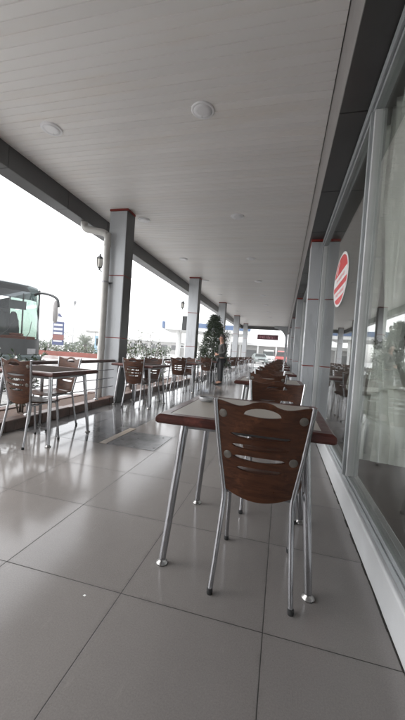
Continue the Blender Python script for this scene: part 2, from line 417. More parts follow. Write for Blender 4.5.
# edge beam along the open side
be = thing('roof_beam', 'dark grey panelled roof beam running along the open edge of the terrace', 'beam', (0, 0, 0))
m = MB(); m.box(-3.925, -3.695, Y0, YEND + .2, 3.312, ZC + .08); m.build('core', 'maroon', be)
yy = 3.45 - 1.2 * 8
while yy < YEND + .2:
    a, c = max(Y0, yy) + .004, min(YEND + .2, yy + 1.2) - .004
    if c > a:
        m = MB(); m.box(-3.694, -3.68, a, c, 3.30, ZC + .07); m.build('inner_panel', 'dark_panel', be)
        m = MB(); m.box(-3.94, -3.6955, a, c, 3.298, 3.311); m.build('underside_panel', 'dark_panel', be)
        m = MB(); m.box(-3.955, -3.941, a, c, 3.30, ZC + .35); m.build('outer_panel', 'dark_panel', be)
    yy += 1.2
e = thing('end_beam', 'dark roof beam crossing the far end of the terrace', 'beam', (0, 0, 0))
m = MB(); m.box(-3.678, .284, YEND + .002, YEND + .25, 3.30, ZC + .09); m.build('panel', 'dark_panel', e)
m = MB(); m.box(-3.678, .284, YEND - .02, YEND, 3.54, 3.585); m.build('trim', 'grey_trim', e)

# ---- columns
def column(x0, x1, y0, y1, ztop, joints, label, dark, group):
    t = thing('column', label, 'column', ((x0 + x1) / 2, (y0 + y1) / 2, 0), 0, group)
    hx, hy = (x1 - x0) / 2, (y1 - y0) / 2
    zs = [-.02] + joints + [ztop - .035]
    for a, c in zip(zs[:-1], zs[1:]):
        m = MB(); m.box(-hx, hx - (.012 if dark else 0), -hy, hy, a + .0078, c - .0078); m.build('cladding_panel', 'light_panel', t, bevel=.006)
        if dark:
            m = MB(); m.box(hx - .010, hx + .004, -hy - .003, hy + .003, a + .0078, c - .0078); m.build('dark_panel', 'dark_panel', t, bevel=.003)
    for z in joints:
        m = MB(); m.box(-hx + .004, hx - .004, -hy + .004, hy - .004, z - .0075, z + .0075); m.build('joint_strip', 'red_joint', t)
    m = MB(); m.box(-hx - .006, hx + .008, -hy - .006, hy + .006, ztop - .034, ztop - .002); m.build('top_trim', 'red_joint', t)
    return t
for k, yc in enumerate(COLS_Y):
    column(-3.31, XK, yc, yc + .29, ZC, [1.2, 2.36], ('grey clad column with dark inner face at the open edge, %s from the camera' % ORD[k]), True, 'columns along the open edge')
    column(.317, .62, yc, yc + .32, ZS, [.945, 2.01], ('pale grey clad column set against the glass front, %s from the camera' % ORD[k]), False, 'columns against the glass front')

# ---- downspout
dp = thing('downspout', 'grey plastic drainpipe with an elbow beside the nearest edge column', 'pipe', (0, 0, 0))
m = MB()
pts = smooth_pts([(-3.74, 5.20, 3.31), (-3.74, 5.20, 3.24), (-3.71, 5.205, 3.185), (-3.64, 5.21, 3.165), (-3.42, 5.24, 3.13), (-3.33, 5.25, 3.10), (-3.285, 5.255, 3.05), (-3.275, 5.258, 2.98), (-3.275, 5.258, 1.6), (-3.275, 5.258, -.1)], 3)
m.tube(pts, .062, 18); m.build('pipe_run', 'pvc_pipe', dp)
for z in (2.96, 1.06):
    m = MB(); m.tube([(-3.275, 5.258, z), (-3.275, 5.258, z - .09)], .068, 18); m.build('collar', 'pvc_pipe', dp)
m = MB(); m.box(-3.37, -3.18, 5.325, 5.3495, 2.2, 2.23); m.tube([(-3.275, 5.258, 2.2), (-3.275, 5.258, 2.23)], .066, 18); m.build('bracket', 'dull_metal', dp)

# ---- wall lanterns + speaker
def lantern(loc, label):
    t = thing('wall_lantern', label, 'lantern', loc, 0, 'lanterns on the edge columns')
    m = MB(); m.lathe([(.012, -.19), (.03, -.18), (.02, -.15), (.05, -.13), (.055, -.12)], 6, smooth=False); m.lathe([(.085, .07), (.09, .085), (.05, .13), (.02, .15), (.028, .17), (.008, .20)], 6, smooth=False)
    for k in range(6):
        a = k * PI / 3; m.tube([(.055 * math.cos(a), .055 * math.sin(a), -.12), (.083 * math.cos(a), .083 * math.sin(a), .07)], .006, 5)
    m.build('cage', 'lantern_black', t)
    m = MB(); m.lathe([(.048, -.118), (.074, .068)], 6, smooth=False); m.build('glass', 'lantern_glass', t)
    t.scale = (.82, .82, .82)
    m = MB(); m.tube([(0, 0, -.17), (.04, .0, -.22), (.13, .0, -.23), (.20, .0, -.18), (.262, .0, -.14)], .012, 8); m.box(.25, .27, -.04, .04, -.24, -.04); m.build('arm', 'lantern_black', t)
for k, yc in enumerate(COLS_Y[:3]):
    lantern((-3.52, yc + .08, 2.63), 'small dark lantern on the outer side of the %s edge column' % ORD[k])
sp_ = thing('wall_speaker', 'slim black speaker box fixed to the outer side of the second edge column', 'speaker', (-3.40, COLS_Y[1] + .1, 2.0))
m = MB(); m.box(-.08, .085, -.09, .09, -.24, .24); m.build('cabinet', 'speaker_black', sp_, bevel=.01)
m = MB(); m.box(-.07, .07, -.098, -.0905, -.22, .22); m.build('grille', 'bus_trim', sp_)

# ---- ceiling downlights
proto = None
for j in range(10):
    for x, side in ((-1.0, 'window side'), (-2.87, 'open side')):
        yl = 3.26 + 2.6 * j
        lb = 'round white ceiling downlight on the %s, %s from the camera' % (side, ORD[j])
        if proto is None:
            proto = thing('downlight', lb, 'ceiling light', (0, 0, 0), 0, 'round downlights in the ceiling')
            m = MB(); m.lathe([(.100, -.012), (.114, -.014), (.122, -.008), (.124, .002)], 32); m.build('rim', 'lamp_white', proto)
            m = MB(); m.lathe([(.001, -.017), (.06, -.0165), (.099, -.013), (.099, 0)], 32); m.build('diffuser', 'lamp_white', proto)
            place(proto, True, (x, yl, ZC), 0, lb)
        else: place(proto, False, (x, yl, ZC), 0, lb)

# ---- window front
def window(y0, y1, mulls, label):
    t = thing('shop_window', label, 'window', (.53, y0, 0), 0, 'glass bays of the restaurant front')
    ln = y1 - y0
    m = MB(); m.prism([(-.041, -.01), (.09, -.01), (.09, .20), (.035, .20), (.035, .178), (-.034, .172), (-.041, .165)], .002, ln - .002, 1); m.build('plinth', 'white_frame', t, bevel=.004)
    m = MB(); m.box(-.012, .032, .002, ln - .002, .179, .235); m.box(-.022, -.0125, .002, ln - .002, .180, .212); m.build('bottom_frame', 'grey_frame', t, bevel=.003)
    m = MB(); m.box(-.03, .03, .002, ln - .002, 2.83, 2.955); m.box(-.05, -.0305, .002, ln - .002, 2.86, 2.93); m.build('top_frame', 'grey_frame', t, bevel=.004)
    m = MB(); q = .0
    while q < ln - .02:       # dark open joint with dirt where the plinth meets the floor
        l2 = rnd.uniform(.02, .12); m.box(-.041 - rnd.uniform(.004, .012), -.0415, q, min(ln, q + l2), -.005, .0012 + rnd.uniform(0, .003)); q += l2
    m.build('floor_joint', 'dirt', t)
    edges = [0.03] + [q - y0 for q in mulls] + [ln - .03]
    for i, q in enumerate(edges):
        hw = .042 if 0 < i < len(edges) - 1 else .028
        m = MB(); m.box(-.028, .05, q - hw, q + hw, .236, 2.829); m.build('mullion', 'white_frame', t, bevel=.005)
        m = MB(); m.box(-.048, -.0285, q - hw * .45, q + hw * .45, .236, 2.829); m.build('cover_strip', 'grey_frame', t, bevel=.003)
    for a, c in zip(edges[:-1], edges[1:]):
        m = MB(); m.box(-.004, .004, a + .03, c - .03, .236, 2.829); m.build('pane', 'window_glass', t)
yb = [-4.7] + COLS_Y + [YEND - .2]
names = ['large glass bay of the restaurant front nearest the camera with a round red sticker', 'second glass bay of the restaurant front past the first pale column', 'third glass bay of the restaurant front', 'fourth glass bay of the restaurant front', 'fifth glass bay of the restaurant front', 'last short glass bay at the far end of the restaurant front']
window(.60, 5.345, [2.5], names[0])
for k in range(1, 6):
    a, c = COLS_Y[k - 1] + .325, (COLS_Y[k] if k < 5 else YEND - .2) - .005
    window(a, c, [(a + c) / 2], names[k])
# back part of the front behind the camera: solid wall
m = MB(); m.box(XW, .62, Y0, .595, 0, ZS); tag(m.build('front_end_wall', 'light_panel'), 'pale clad wall closing the glass front beside the camera', 'wall')

m = MB(); m.box(-2.4, XW - .003, -3.2, -3.0, 0, ZC); tag(m.build('shade_wall', 'shade_wall_brown'), 'unseen brown wall added behind the camera to shade the near chair', 'wall')  # added out of view to cut the light from behind on chair and floor
# ---- sticker on the glass
st = thing('round_sticker', 'round red and white striped sticker on the inside of the glass', 'sticker', (.5185, 3.54, 1.89), 0); st.scale = (1, 1.55, 1)
def disc_poly(r, n=48): return [(r * math.cos(2 * PI * k / n), r * math.sin(2 * PI * k / n)) for k in range(n)]
def clip(poly, nx, ny, d):
    out = []
    for i in range(len(poly)):
        p, q = poly[i], poly[(i + 1) % len(poly)]
        a, c = p[0] * nx + p[1] * ny - d, q[0] * nx + q[1] * ny - d
        if a <= 0: out.append(p)
        if a * c < 0: tt = a / (a - c); out.append((p[0] + tt * (q[0] - p[0]), p[1] + tt * (q[1] - p[1])))
    return out
m = MB(); m.prism(disc_poly(.268), -.001, .001, 0); m.build('white_disc', 'sign_white', st)
m = MB(); m.prism(disc_poly(.245), -.002, -.0012, 0); m.build('red_field', 'sign_red', st)
# bands run down towards the far side as seen from the terrace (local axes: y along the front, z up)
nx, ny = .0, 1.
nl = math.hypot(nx, ny); nx /= nl; ny /= nl
for lo, hi in ((-.025, .075), (-.175, -.085)):
    pl = clip(clip(disc_poly(.244), nx, ny, hi), -nx, -ny, -lo)
    m = MB(); m.prism(pl, -.0030, -.0022, 0); m.build('white_band', 'sign_white', st)
    tx, ty = ny, -nx
    mid = (lo + hi) / 2
    q = -.15
    while q < .15:     # lettering too small to read: strokes of differing width
        wd = rnd.uniform(.006, .014); hh = rnd.uniform(.010, .022)
        c0 = (nx * mid + tx * q, ny * mid + ty * q)
        P = [(c0[0] + a * tx * wd / 2 + e2 * nx * hh, c0[1] + a * ty * wd / 2 + e2 * ny * hh) for a, e2 in ((-1, -1), (1, -1), (1, 1), (-1, 1))]
        m = MB(); m.prism(P, -.0038, -.0031, 0); m.build('letter', 'sign_red', st); q += wd + .016
pl = clip(clip(disc_poly(.236), nx, ny, .215), -nx, -ny, -.115)
m = MB(); m.prism([(p[0] * .8 + .05, p[1] * .8 + .03) for p in clip(clip(disc_poly(.2), 1, 0, .03), -1, 0, .02)][:0] or [(.12, .10), (.15, .10), (.12, .17), (.06, .215), (.05, .20), (.10, .16)], -.0030, -.0022, 0); m.build('white_mark', 'sign_white', st)

# ---- curtains
def curtain(yc, label, sw=1.0):
    t = thing('curtain', label, 'curtain', (.68, yc, 0), 0, 'sheer curtains inside the glass front')
    def surf(zs, wf, off, amp, nf, ph, drop=0):
        vs = []; nu = 72
        for i, z in enumerate(zs):
            w_ = wf(z)
            for k in range(nu + 1):
                u = -1 + 2 * k / nu
                a = amp * (.35 + .65 * min(1, w_ / .3))
                x = a * math.sin(nf * PI * u + ph + .6 * math.sin(3 * z)) + .35 * a * math.sin(2.3 * nf * PI * u + 1.3 + 2 * z) + .03 * u * u
                vs.append((x, off(z) + w_ * u * sw, z - drop * u * max(0., min(1., (1.0 - z) / .65))))
        fs = [(i * (nu + 1) + k, i * (nu + 1) + k + 1, (i + 1) * (nu + 1) + k + 1, (i + 1) * (nu + 1) + k) for i in range(len(zs) - 1) for k in range(nu)]
        m = MB(); m.add(vs, fs, True); return m
    def lerp(tab):
        def fn(z):
            for (z0, v0), (z1, v1) in zip(tab[:-1], tab[1:]):
                if z0 >= z >= z1:
                    q = (z0 - z) / (z0 - z1); q = q * q * (3 - 2 * q); return v0 + (v1 - v0) * q
            return tab[-1][1]
        return fn
    zs = [2.86 - .05 * i for i in range(36)]
    surf(zs, lerp([(2.9, .50), (2.5, .40), (1.9, .22), (1.35, .11), (1.05, .075), (1.0, .07)]), lerp([(2.9, .02), (2.2, .03), (1.4, .01), (1.0, 0)]), .06, 11, .3).build('upper_drape', 'sheer', t)
    zs = [1.09 - .04 * i for i in range(19)]
    surf(zs, lerp([(1.12, .08), (.98, .15), (.8, .33), (.5, .52), (.2, .60)]), lerp([(1.1, 0), (.3, .12)]), .055, 10, 1.1, .15).build('lower_drape', 'sheer', t)
    def shift(mb, dx): mb.v = [(v[0] + dx, v[1], v[2]) for v in mb.v]; return mb
    zs = [1.16 - .022 * i for i in range(15)]
    shift(surf(zs, lerp([(1.2, .07), (1.10, .11), (.98, .22), (.86, .30), (.8, .31)]), lerp([(1.2, 0), (.8, .04)]), .05, 6, 2.0, .30), -.045).build('overlay_tier', 'sheer', t)
    m = MB(); secs = []
    for i in range(17):
        a = 2 * PI * i / 16
        c0 = Vector((-.01 + .085 * math.cos(a), .10 * math.sin(a), 1.13 + .03 * math.sin(a)))
        rad = Vector((math.cos(a), math.sin(a), 0))
        secs.append([c0 + rad * (.014 * math.cos(q)) + Vector((0, 0, .042 * math.sin(q) * (1 + .2 * math.sin(5 * a)))) for q in [2 * PI * k / 10 for k in range(10)]])
    m.loft(secs, cap=False); m.build('tie_band', 'sheer', t)
for yc, lb in ((2.34, 'white sheer curtain tied in a knot behind the glass nearest the camera'), (3.0, 'white sheer curtain gathered behind the glass beside the round sticker'), (7.2, 'white sheer curtain behind the second glass bay, its nearer half'), (9.6, 'white sheer curtain behind the second glass bay, its farther half'), (12.4, 'white sheer curtain behind the third glass bay')):
    curtain(yc, lb, .5 if yc == 3.0 else 1.0)

# ------------------------------------------------------------------ kerb, railing
segs = [(Y0, COLS_Y[0])] + [(COLS_Y[k] + .29, COLS_Y[k + 1]) for k in range(4)] + [(COLS_Y[4] + .29, YEND + .5)]
BAY = ['left of the first column', 'between the first and second columns', 'between the second and third columns', 'between the third and fourth columns', 'between the fourth and fifth columns', 'past the last column']
for k, (a, c) in enumerate(segs):
    t = thing('planter_kerb', 'wet reddish brown stone kerb of the planting strip, ' + BAY[k], 'kerb', (XK, a, 0), 0, 'stone kerbs along the planting strip')
    m = MB(); q = .01
    while q < c - a - .05:                     # blocks of one kerb, slightly uneven
        l2 = min(.55, c - a - q - .01)
        m.box(-.148, -.002 + rnd.uniform(-.004, .003), q, q + l2 - .008, -.05, .118 + rnd.uniform(-.006, .006)); q += .55
    m.build('inner_blocks', 'kerb_stone', t, bevel=.014)
    m = MB(); q = .01
    while q < c - a - .05:
        l2 = min(.55, c - a - q - .01)
        m.box(-.83, -.672, q, q + l2 - .008, -.2, .09 + rnd.uniform(-.006, .006)); q += .55
    m.build('outer_blocks', 'kerb_stone', t, bevel=.014)
    t = thing('railing', 'low metal railing with dark top rail, ' + BAY[k], 'railing', (-3.035, a, 0), 0, 'railings along the open edge')
    ln = c - a
    m = MB(); m.tube([(0, .02, .77), (0, ln - .02, .77)], .026, 12); m.build('top_rail', 'rail_wood', t)
    for z in (.30, .455, .61):
        m = MB(); m.tube([(0, .02, z), (0, ln - .02, z)], .0085, 8); m.build('wire_rail', 'tube_metal', t)
    np_ = max(2, round(ln / 1.5)); 
    for i in range(np_ + 1):
        yp = (ln - .55) - i * (ln - 1.1) / np_ if k else ln - .55 - i * 1.5
        if yp < .05: continue
        m = MB(); m.tube([(0, yp, .10), (0, yp, .765)], .019, 10); m.lathe([(.04, .116), (.04, .128), (.022, .14)], 12, (0, yp, 0)); m.build('post', 'tube_metal', t)

# ------------------------------------------------------------------ chair
def pip(p, poly):
    c = False
    for i in range(len(poly)):
        (x1, y1), (x2, y2) = poly[i], poly[i - 1]
        if (y1 > p[1]) != (y2 > p[1]) and p[0] < (x2 - x1) * (p[1] - y1) / (y2 - y1) + x1: c = not c
    return c
def chair_shell():
    """curved plywood back with a hand hole and four tapering slots; u across, z up"""
    out = []
    nt_ = 28
    for i in range(nt_ + 1):
        u = -1 + 2 * i / nt_; out.append((u, .857 - .016 * math.sin(abs(u) * PI) ** 2 * (1 if abs(u) > .28 else .6) + .010 * math.exp(-(u / .3) ** 2)))
    for i in range(1, 9): out.append((1, 0.857 - .407 * i / 9))
    for i in range(nt_ + 1):
        u = 1 - 2 * i / nt_; out.append((u, .450 - .034 * (1 - u * u)))
    for i in range(1, 9): out.append((-1, .450 + .407 * i / 9))
    holes = []
    h = []
    for i in range(14): a = PI * i / 13; h.append((.40 * math.cos(a), .806 + .032 * math.sin(a)))
    for i in range(1, 9): u = -.40 + .8 * i / 9; h.append((u, .806 - .007 * (1 - (u / .4) ** 2)))
    holes.append(h)
    for zc, ul, ur in ((.715, .74, .70), (.666, .72, .68), (.615, .68, .64), (.564, .62, .60)):
        h = []
        for i in range(15): q = i / 14; u = -ul + (ul + ur) * q; h.append((u, zc - .004 * math.sin(q * PI) - .0112 * math.sin(q * PI) ** .35))
        for i in range(1, 14): q = 1 - i / 14; u = -ul + (ul + ur) * q; h.append((u, zc - .004 * math.sin(q * PI) + .0112 * math.sin(q * PI) ** .35))
        holes.append(h)
    V, E = [], []
    for lp in [out] + holes:
        o = len(V); V += [Vector((p[0] * .2, p[1])) for p in lp]; E += [(o + i, o + (i + 1) % len(lp)) for i in range(len(lp))]
    for i in range(25):
        for j in range(30):
            p = (-.96 + 1.92 * i / 24, .43 + .42 * j / 29)
            if pip(p, out) and not any(pip(p, hh) for hh in holes): V.append(Vector((p[0] * .2, p[1])))
    vs, es, fs, *_ = delaunay_2d_cdt(V, E, [], 0, 1e-5)
    keep = []
    for t in fs:
        c = sum((vs[i] for i in t), Vector((0, 0))) / len(t); c = (c[0] / .2, c[1])
        if pip(c, out) and not any(pip(c, hh) for hh in holes): keep.append(tuple(t))
    def mp(p, d):
        u, z = p[0] / .2, p[1]
        q = (z - .42) / .43
        hw = .143 + .058 * q
        yb = .062 * (1 - q) - .004
        bow = -.026 * (1 - u * u)
        # push along the surface normal (approx.) for thickness
        nxx = -2 * .026 * u / hw; ln = math.hypot(1, nxx)
        return (u * hw + d * (-nxx) / ln * -1, yb + bow + d / ln, z)
    th = .011
    n = len(vs)
    allv = [mp(v, 0) for v in vs] + [mp(v, th) for v in vs]
    cnt = {}
    for t in keep:
        for i in range(3):
            e = (t[i], t[(i + 1) % 3]); cnt[e] = 1
    sides = [(a, b_) for (a, b_) in cnt if (b_, a) not in cnt]
    F1 = [t for t in keep]; F2 = [tuple(n + i for i in t[::-1]) for t in keep]
    m = MB(); m.add(allv, F1 + F2, True)
    sv, sf = [], []
    for a, b_ in sides:
        o = len(sv); sv += [allv[a], allv[b_], allv[n + b_], allv[n + a]]; sf.append((o, o + 1, o + 2, o + 3))
    m.add(sv, sf, False)
    return m
def make_chair():
    t = thing('terrace_chair', '-', 'chair')
    chair_shell().build('backrest', 'chair_wood', t)
    for sx in (-1, 1):
        for z, u in ((.80, .87), (.615, .83)):
            q = (z - .42) / .43; hw = .143 + .058 * q
            nn = Vector((sx * -2 * .026 * u / hw * -1, -1, -.144)).normalized()     # outward normal of the shell there
            ctr = Vector((sx * u * hw, .062 * (1 - q) - .004 - .026 * (1 - u * u), z)) - nn * .0015
            m = MB(); m.lathe([(.0185, 0), (.0185, .0025), (.0165, .0035), (.004, .0036)], 18, ctr, M=Vector((0, 0, 1)).rotation_difference(nn).to_matrix().to_4x4())
            m.build('bolt_plate', 'bolt_grey', t)
        P = smooth_pts([(sx * .207, 0, .862), (sx * .196, .014, .76), (sx * .178, .036, .62), (sx * .158, .054, .49), (sx * .150, .058, .42), (sx * .153, .045, .33), (sx * .163, .015, .15), (sx * .172, -.012, .012)])
        m = MB(); m.tube(P, .0115, 10); m.build('rear_leg', 'tube_metal', t)
        m = MB(); m.lathe([(.0125, 0), (.0135, .004), (.0135, .022), (.0118, .024)], 10, (sx * .1725, -.0135, 0)); m.build('foot_cap', 'rubber', t)
        P = smooth_pts([(sx * .152, .052, .405), (sx * .158, .20, .418), (sx * .162, .33, .420), (sx * .164, .368, .40), (sx * .166, .38, .34), (sx * .170, .40, .15), (sx * .172, .415, .012)])
        m = MB(); m.tube(P, .0110, 10); m.build('front_leg', 'tube_metal', t)
        m = MB(); m.lathe([(.0125, 0), (.0135, .004), (.0135, .022), (.0115, .024)], 10, (sx * .1722, .4155, 0)); m.build('foot_cap', 'rubber', t)
    m = MB(); m.tube([(-.148, .075, .432), (.148, .075, .432)], .009, 8); m.build('cross_bar', 'dull_metal', t)
    m = MB(); m.tube([(-.16, .30, .410), (.16, .30, .410)], .009, 8); m.build('cross_bar', 'dull_metal', t)
    # seat: dished plywood with rounded corners
    m = MB(); nu, nv = 20, 20; top, bot = [], []
    for j in range(nv + 1):
        v = -1 + 2 * j / nv
        for i in range(nu + 1):
            u = -1 + 2 * i / nu
            # squircle mapping
            x = u * math.sqrt(1 - .42 * v * v * .9) ; yv = v * math.sqrt(1 - .42 * u * u * .9)
            w_ = .178 + .020 * v
            z = .438 + .010 * u * u - .008 * (1 - v * v) - (.02 * max(0, v - .6) / .4)
            top.append((x * w_ * 1.12, .245 + yv * .20, z)); bot.append((x * w_ * 1.12, .245 + yv * .20, z - .012))
    W = nu + 1; nt2 = len(top)
    fs = [(j * W + i, j * W + i + 1, (j + 1) * W + i + 1, (j + 1) * W + i) for j in range(nv) for i in range(nu)]
    m.add(top, fs, True); m.add(bot, [f_[::-1] for f_ in fs], True)
    rim = [i for i in range(W)] + [j * W + nu for j in range(1, nv + 1)] + [nv * W + i for i in range(nu - 1, -1, -1)] + [j * W for j in range(nv - 1, 0, -1)]
    k = len(rim); m.add([top[i] for i in rim] + [bot[i] for i in rim], [(i, (i + 1) % k, k + (i + 1) % k, k + i) for i in range(k)], True)
    m.build('seat', 'chair_wood', t)
    return t
def make_table(top='laminate', edge='table_edge_wood'):
    t = thing('terrace_table', '-', 'table')
    hx, hy, bw = .405, .395, .058
    m = MB(); m.box(-hx + bw + .0005, hx - bw - .0005, -hy + bw + .0005, hy - bw - .0005, .722, .7495); m.build('table_top', top, t)
    # mitred wooden edging: one continuous profile
    prof = [(bw, .7505), (.016, .7505), (.004, .742), (0, .732), (0, .716), (.010, .706), (bw, .706)]
    secs = []
    cor = [(-1, -1), (1, -1), (1, 1), (-1, 1)]
    vs = []
    for cx, cy in cor:
        vs += [(cx * (hx - d), cy * (hy - d), z) for d, z in prof]
    n = len(prof)
    fs = [(i * n + k, i * n + (k + 1) % n, ((i + 1) % 4) * n + (k + 1) % n, ((i + 1) % 4) * n + k) for i in range(4) for k in range(n)]
    m = MB(); m.add(vs, fs, False); m.build('wood_edging', 'table_edge_wood', t, bevel=.0025)
    m = MB(); m.box(-.30, .30, -.29, -.265, .672, .7055); m.box(-.30, .30, .265, .29, .672, .7055); m.box(-.30, -.275, -.264, .264, .672, .7055); m.box(.275, .30, -.264, .264, .672, .7055); m.build('under_frame', 'dull_metal', t, bevel=.002)
    for sx in (-1, 1):
        for sy in (-1, 1):
            m = MB(); m.tube([(sx * .290, sy * .278, .705), (sx * .345, sy * .332, .022)], [.021, .017], 14); l_ = m.build('leg', 'tube_metal', t)
            m = MB(); m.lathe([(.027, 0), (.029, .003), (.028, .008), (.0195, .013), (.0165, .022)], 18, (sx * .3455, sy * .3325, 0)); m.build('foot', 'chrome', l_)
            m = MB(); m.lathe([(.034, .698), (.034, .7055)], 14, (sx * .290, sy * .278, 0)); m.build('socket', 'dull_metal', l_)
    return t
CH = make_chair(); TBS = {'A': make_table(), 'B': make_table('dark_laminate')}
first = True
ROWS = {'A': ('by the glass', -.16, [1.80 + 2.3 * k for k in range(10)]), 'B': ('by the railing', -2.49, [3.02, 5.45, 7.95, 10.75, 13.6, 16.4, 19.2, 22.0, 24.6])}
ci = ti = 0
for key, (where, xc, ys) in ROWS.items():
    for k, yc in enumerate(ys):
        dx = (0 if k == 0 else rnd.uniform(-.05, .05)); rz = (0 if k == 0 and key == 'A' else rnd.uniform(-.04, .04))
        if (key, k) == ('B', 0): dx, rz = -.06, .0
        place(TBS[key], k == 0, (xc + dx, yc, 0), rz, ('pale square table' if key == 'A' else 'dark square table') + ' with wooden edge in the row %s, %s from the camera' % (where, ORD[k]), 'square tables on the terrace'); ti += 1
        jx, jr = (.096, .0) if (key, k) == ('A', 0) else (rnd.uniform(-.05, .05), rnd.uniform(-.12, .12))
        ya = yc - .435 if (key, k) == ('A', 0) else yc - .45 + rnd.uniform(-.04, .04)
        if (key, k) == ('B', 0): jx, jr, ya = -.03, -.14, 2.56
        place(CH, ci == 0, (xc + jx, ya, 0), jr, 'brown slatted chair, back to the camera, at the %s table %s' % (ORD[k], where), 'brown slatted chairs on the terrace'); ci += 1
        jx, jr = rnd.uniform(-.04, .04), PI + rnd.uniform(-.1, .1)
        yf = yc + .50 + rnd.uniform(-.03, .05)
        if (key, k) == ('A', 0): jx, jr, yf = .135, PI, 2.52
        if (key, k) == ('B', 0): jx, jr, yf = -.20, PI - .25, 3.60
        place(CH, False, (xc + jx, yf, 0), jr, 'brown slatted chair facing the camera at the %s table %s' % (ORD[k], where), 'brown slatted chairs on the terrace'); ci += 1

# ---- things on the tables
def ashtray(loc, label):
    t = thing('ashtray', label, 'ashtray', loc, 0, 'ashtrays on the tables')
    m = MB(); m.lathe([(.036, 0), (.042, .004), (.046, .026), (.043, .028), (.038, .012), (.002, .010)], 24); m.build('bowl', 'ash_glass', t)
    m = MB(); m.lathe([(.034, .012), (.03, .016), (.001, .017)], 18); m.build('ash', 'ash', t)
ashtray((-.445, 1.935, .751), 'small round glass ashtray on the nearest table by the glass front')
ashtray((-.38, 4.02, .751), 'small round glass ashtray on the second table by the glass front')
ashtray((-2.1, 5.45, .751), 'small round glass ashtray on the second table by the railing')
m = MB(); m.box(-.29, -.21, .0, .13, 0, .004); 
m = MB(); m.box(-.09, .09, -.05, .05, .0, .003); o = m.build('paper_napkin', 'white_paint'); o.location = (-.05, 4.0, .751); o.rotation_euler[2] = .3; tag(o, 'folded white paper lying on the second table by the glass front', 'napkin')

m = MB(); m.add([(-.012, -.006, .0012), (.010, -.009, .001), (.014, .004, .003), (-.006, .009, .0015), (-.012, -.006, .0004), (.010, -.009, .0004), (.014, .004, .0004), (-.006, .009, .0004)], [(0, 1, 2, 3), (7, 6, 5, 4), (0, 4, 5, 1), (1, 5, 6, 2), (2, 6, 7, 3), (3, 7, 4, 0)])
o = m.build('paper_scrap', 'white_paint'); o.scale = (.5, .5, 1); o.location = (-.735, 1.165, 0); tag(o, 'tiny white scrap of paper on the near floor tiles', 'scrap')
# ---- floor access cover
t = thing('floor_cover', 'darker square access cover set in the floor tiles with a pale edge strip', 'floor cover', (-1.5, 3.325, 0))
m = MB(); m.box(-.262, .285, -.285, .285, -.002, .003); m.build('cover_plate', 'plate_grey', t)
m = MB()
for px_, py_ in ((-.2, -.25), (.05, -.26), (.25, -.2), (-.05, .05), (.2, .2), (-.18, .22)): m.lathe([(.012, .0031), (.010, .0045), (.002, .0048)], 10, (px_, py_, 0))
m.build('screw', 'black_gap', t)
m = MB(); m.box(-.345, -.265, -.29, .42, -.002, .006); m.build('edge_strip', 'strip_beige', t)

# ------------------------------------------------------------------ person
def skin_obj(name, m_, verts, edges, radii, parent, sub=2):
    me = bpy.data.meshes.new(name); me.from_pydata(verts, edges, []); o = bpy.data.objects.new(name, me); COL.objects.link(o)
    me.materials.append(MATS[m_]); o.parent = parent
    sk = o.modifiers.new('Skin', 'SKIN'); sk.use_smooth_shade = True
    for i, r_ in enumerate(radii):
        d = me.skin_vertices[0].data[i]; d.radius = r_ if isinstance(r_, tuple) else (r_, r_)
        d.use_root = (i == 0)
    ss = o.modifiers.new('Sub', 'SUBSURF'); ss.levels = sub; ss.render_levels = sub
    return o
pr = thing('person', 'person in dark jacket and black trousers standing by the conifer, hands at the waist', 'person', (-1.97, 10.35, 0), math.radians(-62)); pr.scale = (.93, .93, .935)
# local: faces -Y
J = [(0, 0, .95), (0, .01, 1.08), (0, .02, 1.25), (0, .01, 1.40), (0, -.005, 1.48), (0, -.02, 1.56), (0, -.03, 1.64), (0, -.02, 1.71),
     (-.17, .02, 1.40), (-.23, .05, 1.14), (-.13, -.17, 1.06), (.17, .02, 1.40), (.23, .05, 1.14), (.12, -.18, 1.05),
     (-.09, 0, .88), (-.10, -.01, .50), (-.10, .02, .09), (-.11, -.13, .04), (.09, 0, .88), (.11, -.02, .50), (.12, .0, .09), (.13, -.15, .04)]
Ed = [(0, 1), (1, 2), (2, 3), (3, 4), (4, 5), (5, 6), (6, 7), (3, 8), (8, 9), (9, 10), (3, 11), (11, 12), (12, 13), (0, 14), (14, 15), (15, 16), (16, 17), (0, 18), (18, 19), (19, 20), (20, 21)]
Rr = [(.14, .10), (.135, .095), (.15, .105), (.12, .08), .055, (.065, .075), (.078, .092), (.06, .075), .055, .042, .030, .055, .042, .030, .085, .058, .04, .035, .085, .058, .04, .035]
skin_obj('body', 'skin', J, Ed, Rr, pr)
Jj = [(0, 0, .90), (0, .01, 1.06), (0, .02, 1.25), (0, .01, 1.41), (0, 0, 1.47), (-.185, .02, 1.40), (-.245, .06, 1.14), (-.15, -.145, 1.065), (.185, .02, 1.40), (.245, .06, 1.14), (.14, -.155, 1.055)]
skin_obj('jacket', 'jacket', Jj, [(0, 1), (1, 2), (2, 3), (3, 4), (3, 5), (5, 6), (6, 7), (3, 8), (8, 9), (9, 10)], [(.185, .135), (.175, .125), (.185, .135), (.15, .10), (.075, .075), .078, .062, .048, .078, .062, .048], pr)
skin_obj('trousers', 'trousers', [(0, 0, .95), (-.095, 0, .86), (-.10, -.01, .50), (-.10, .02, .10), (.095, 0, .86), (.11, -.02, .50), (.12, 0, .10)], [(0, 1), (1, 2), (2, 3), (0, 4), (4, 5), (5, 6)], [(.15, .12), .105, .080, .066, .105, .080, .066], pr)
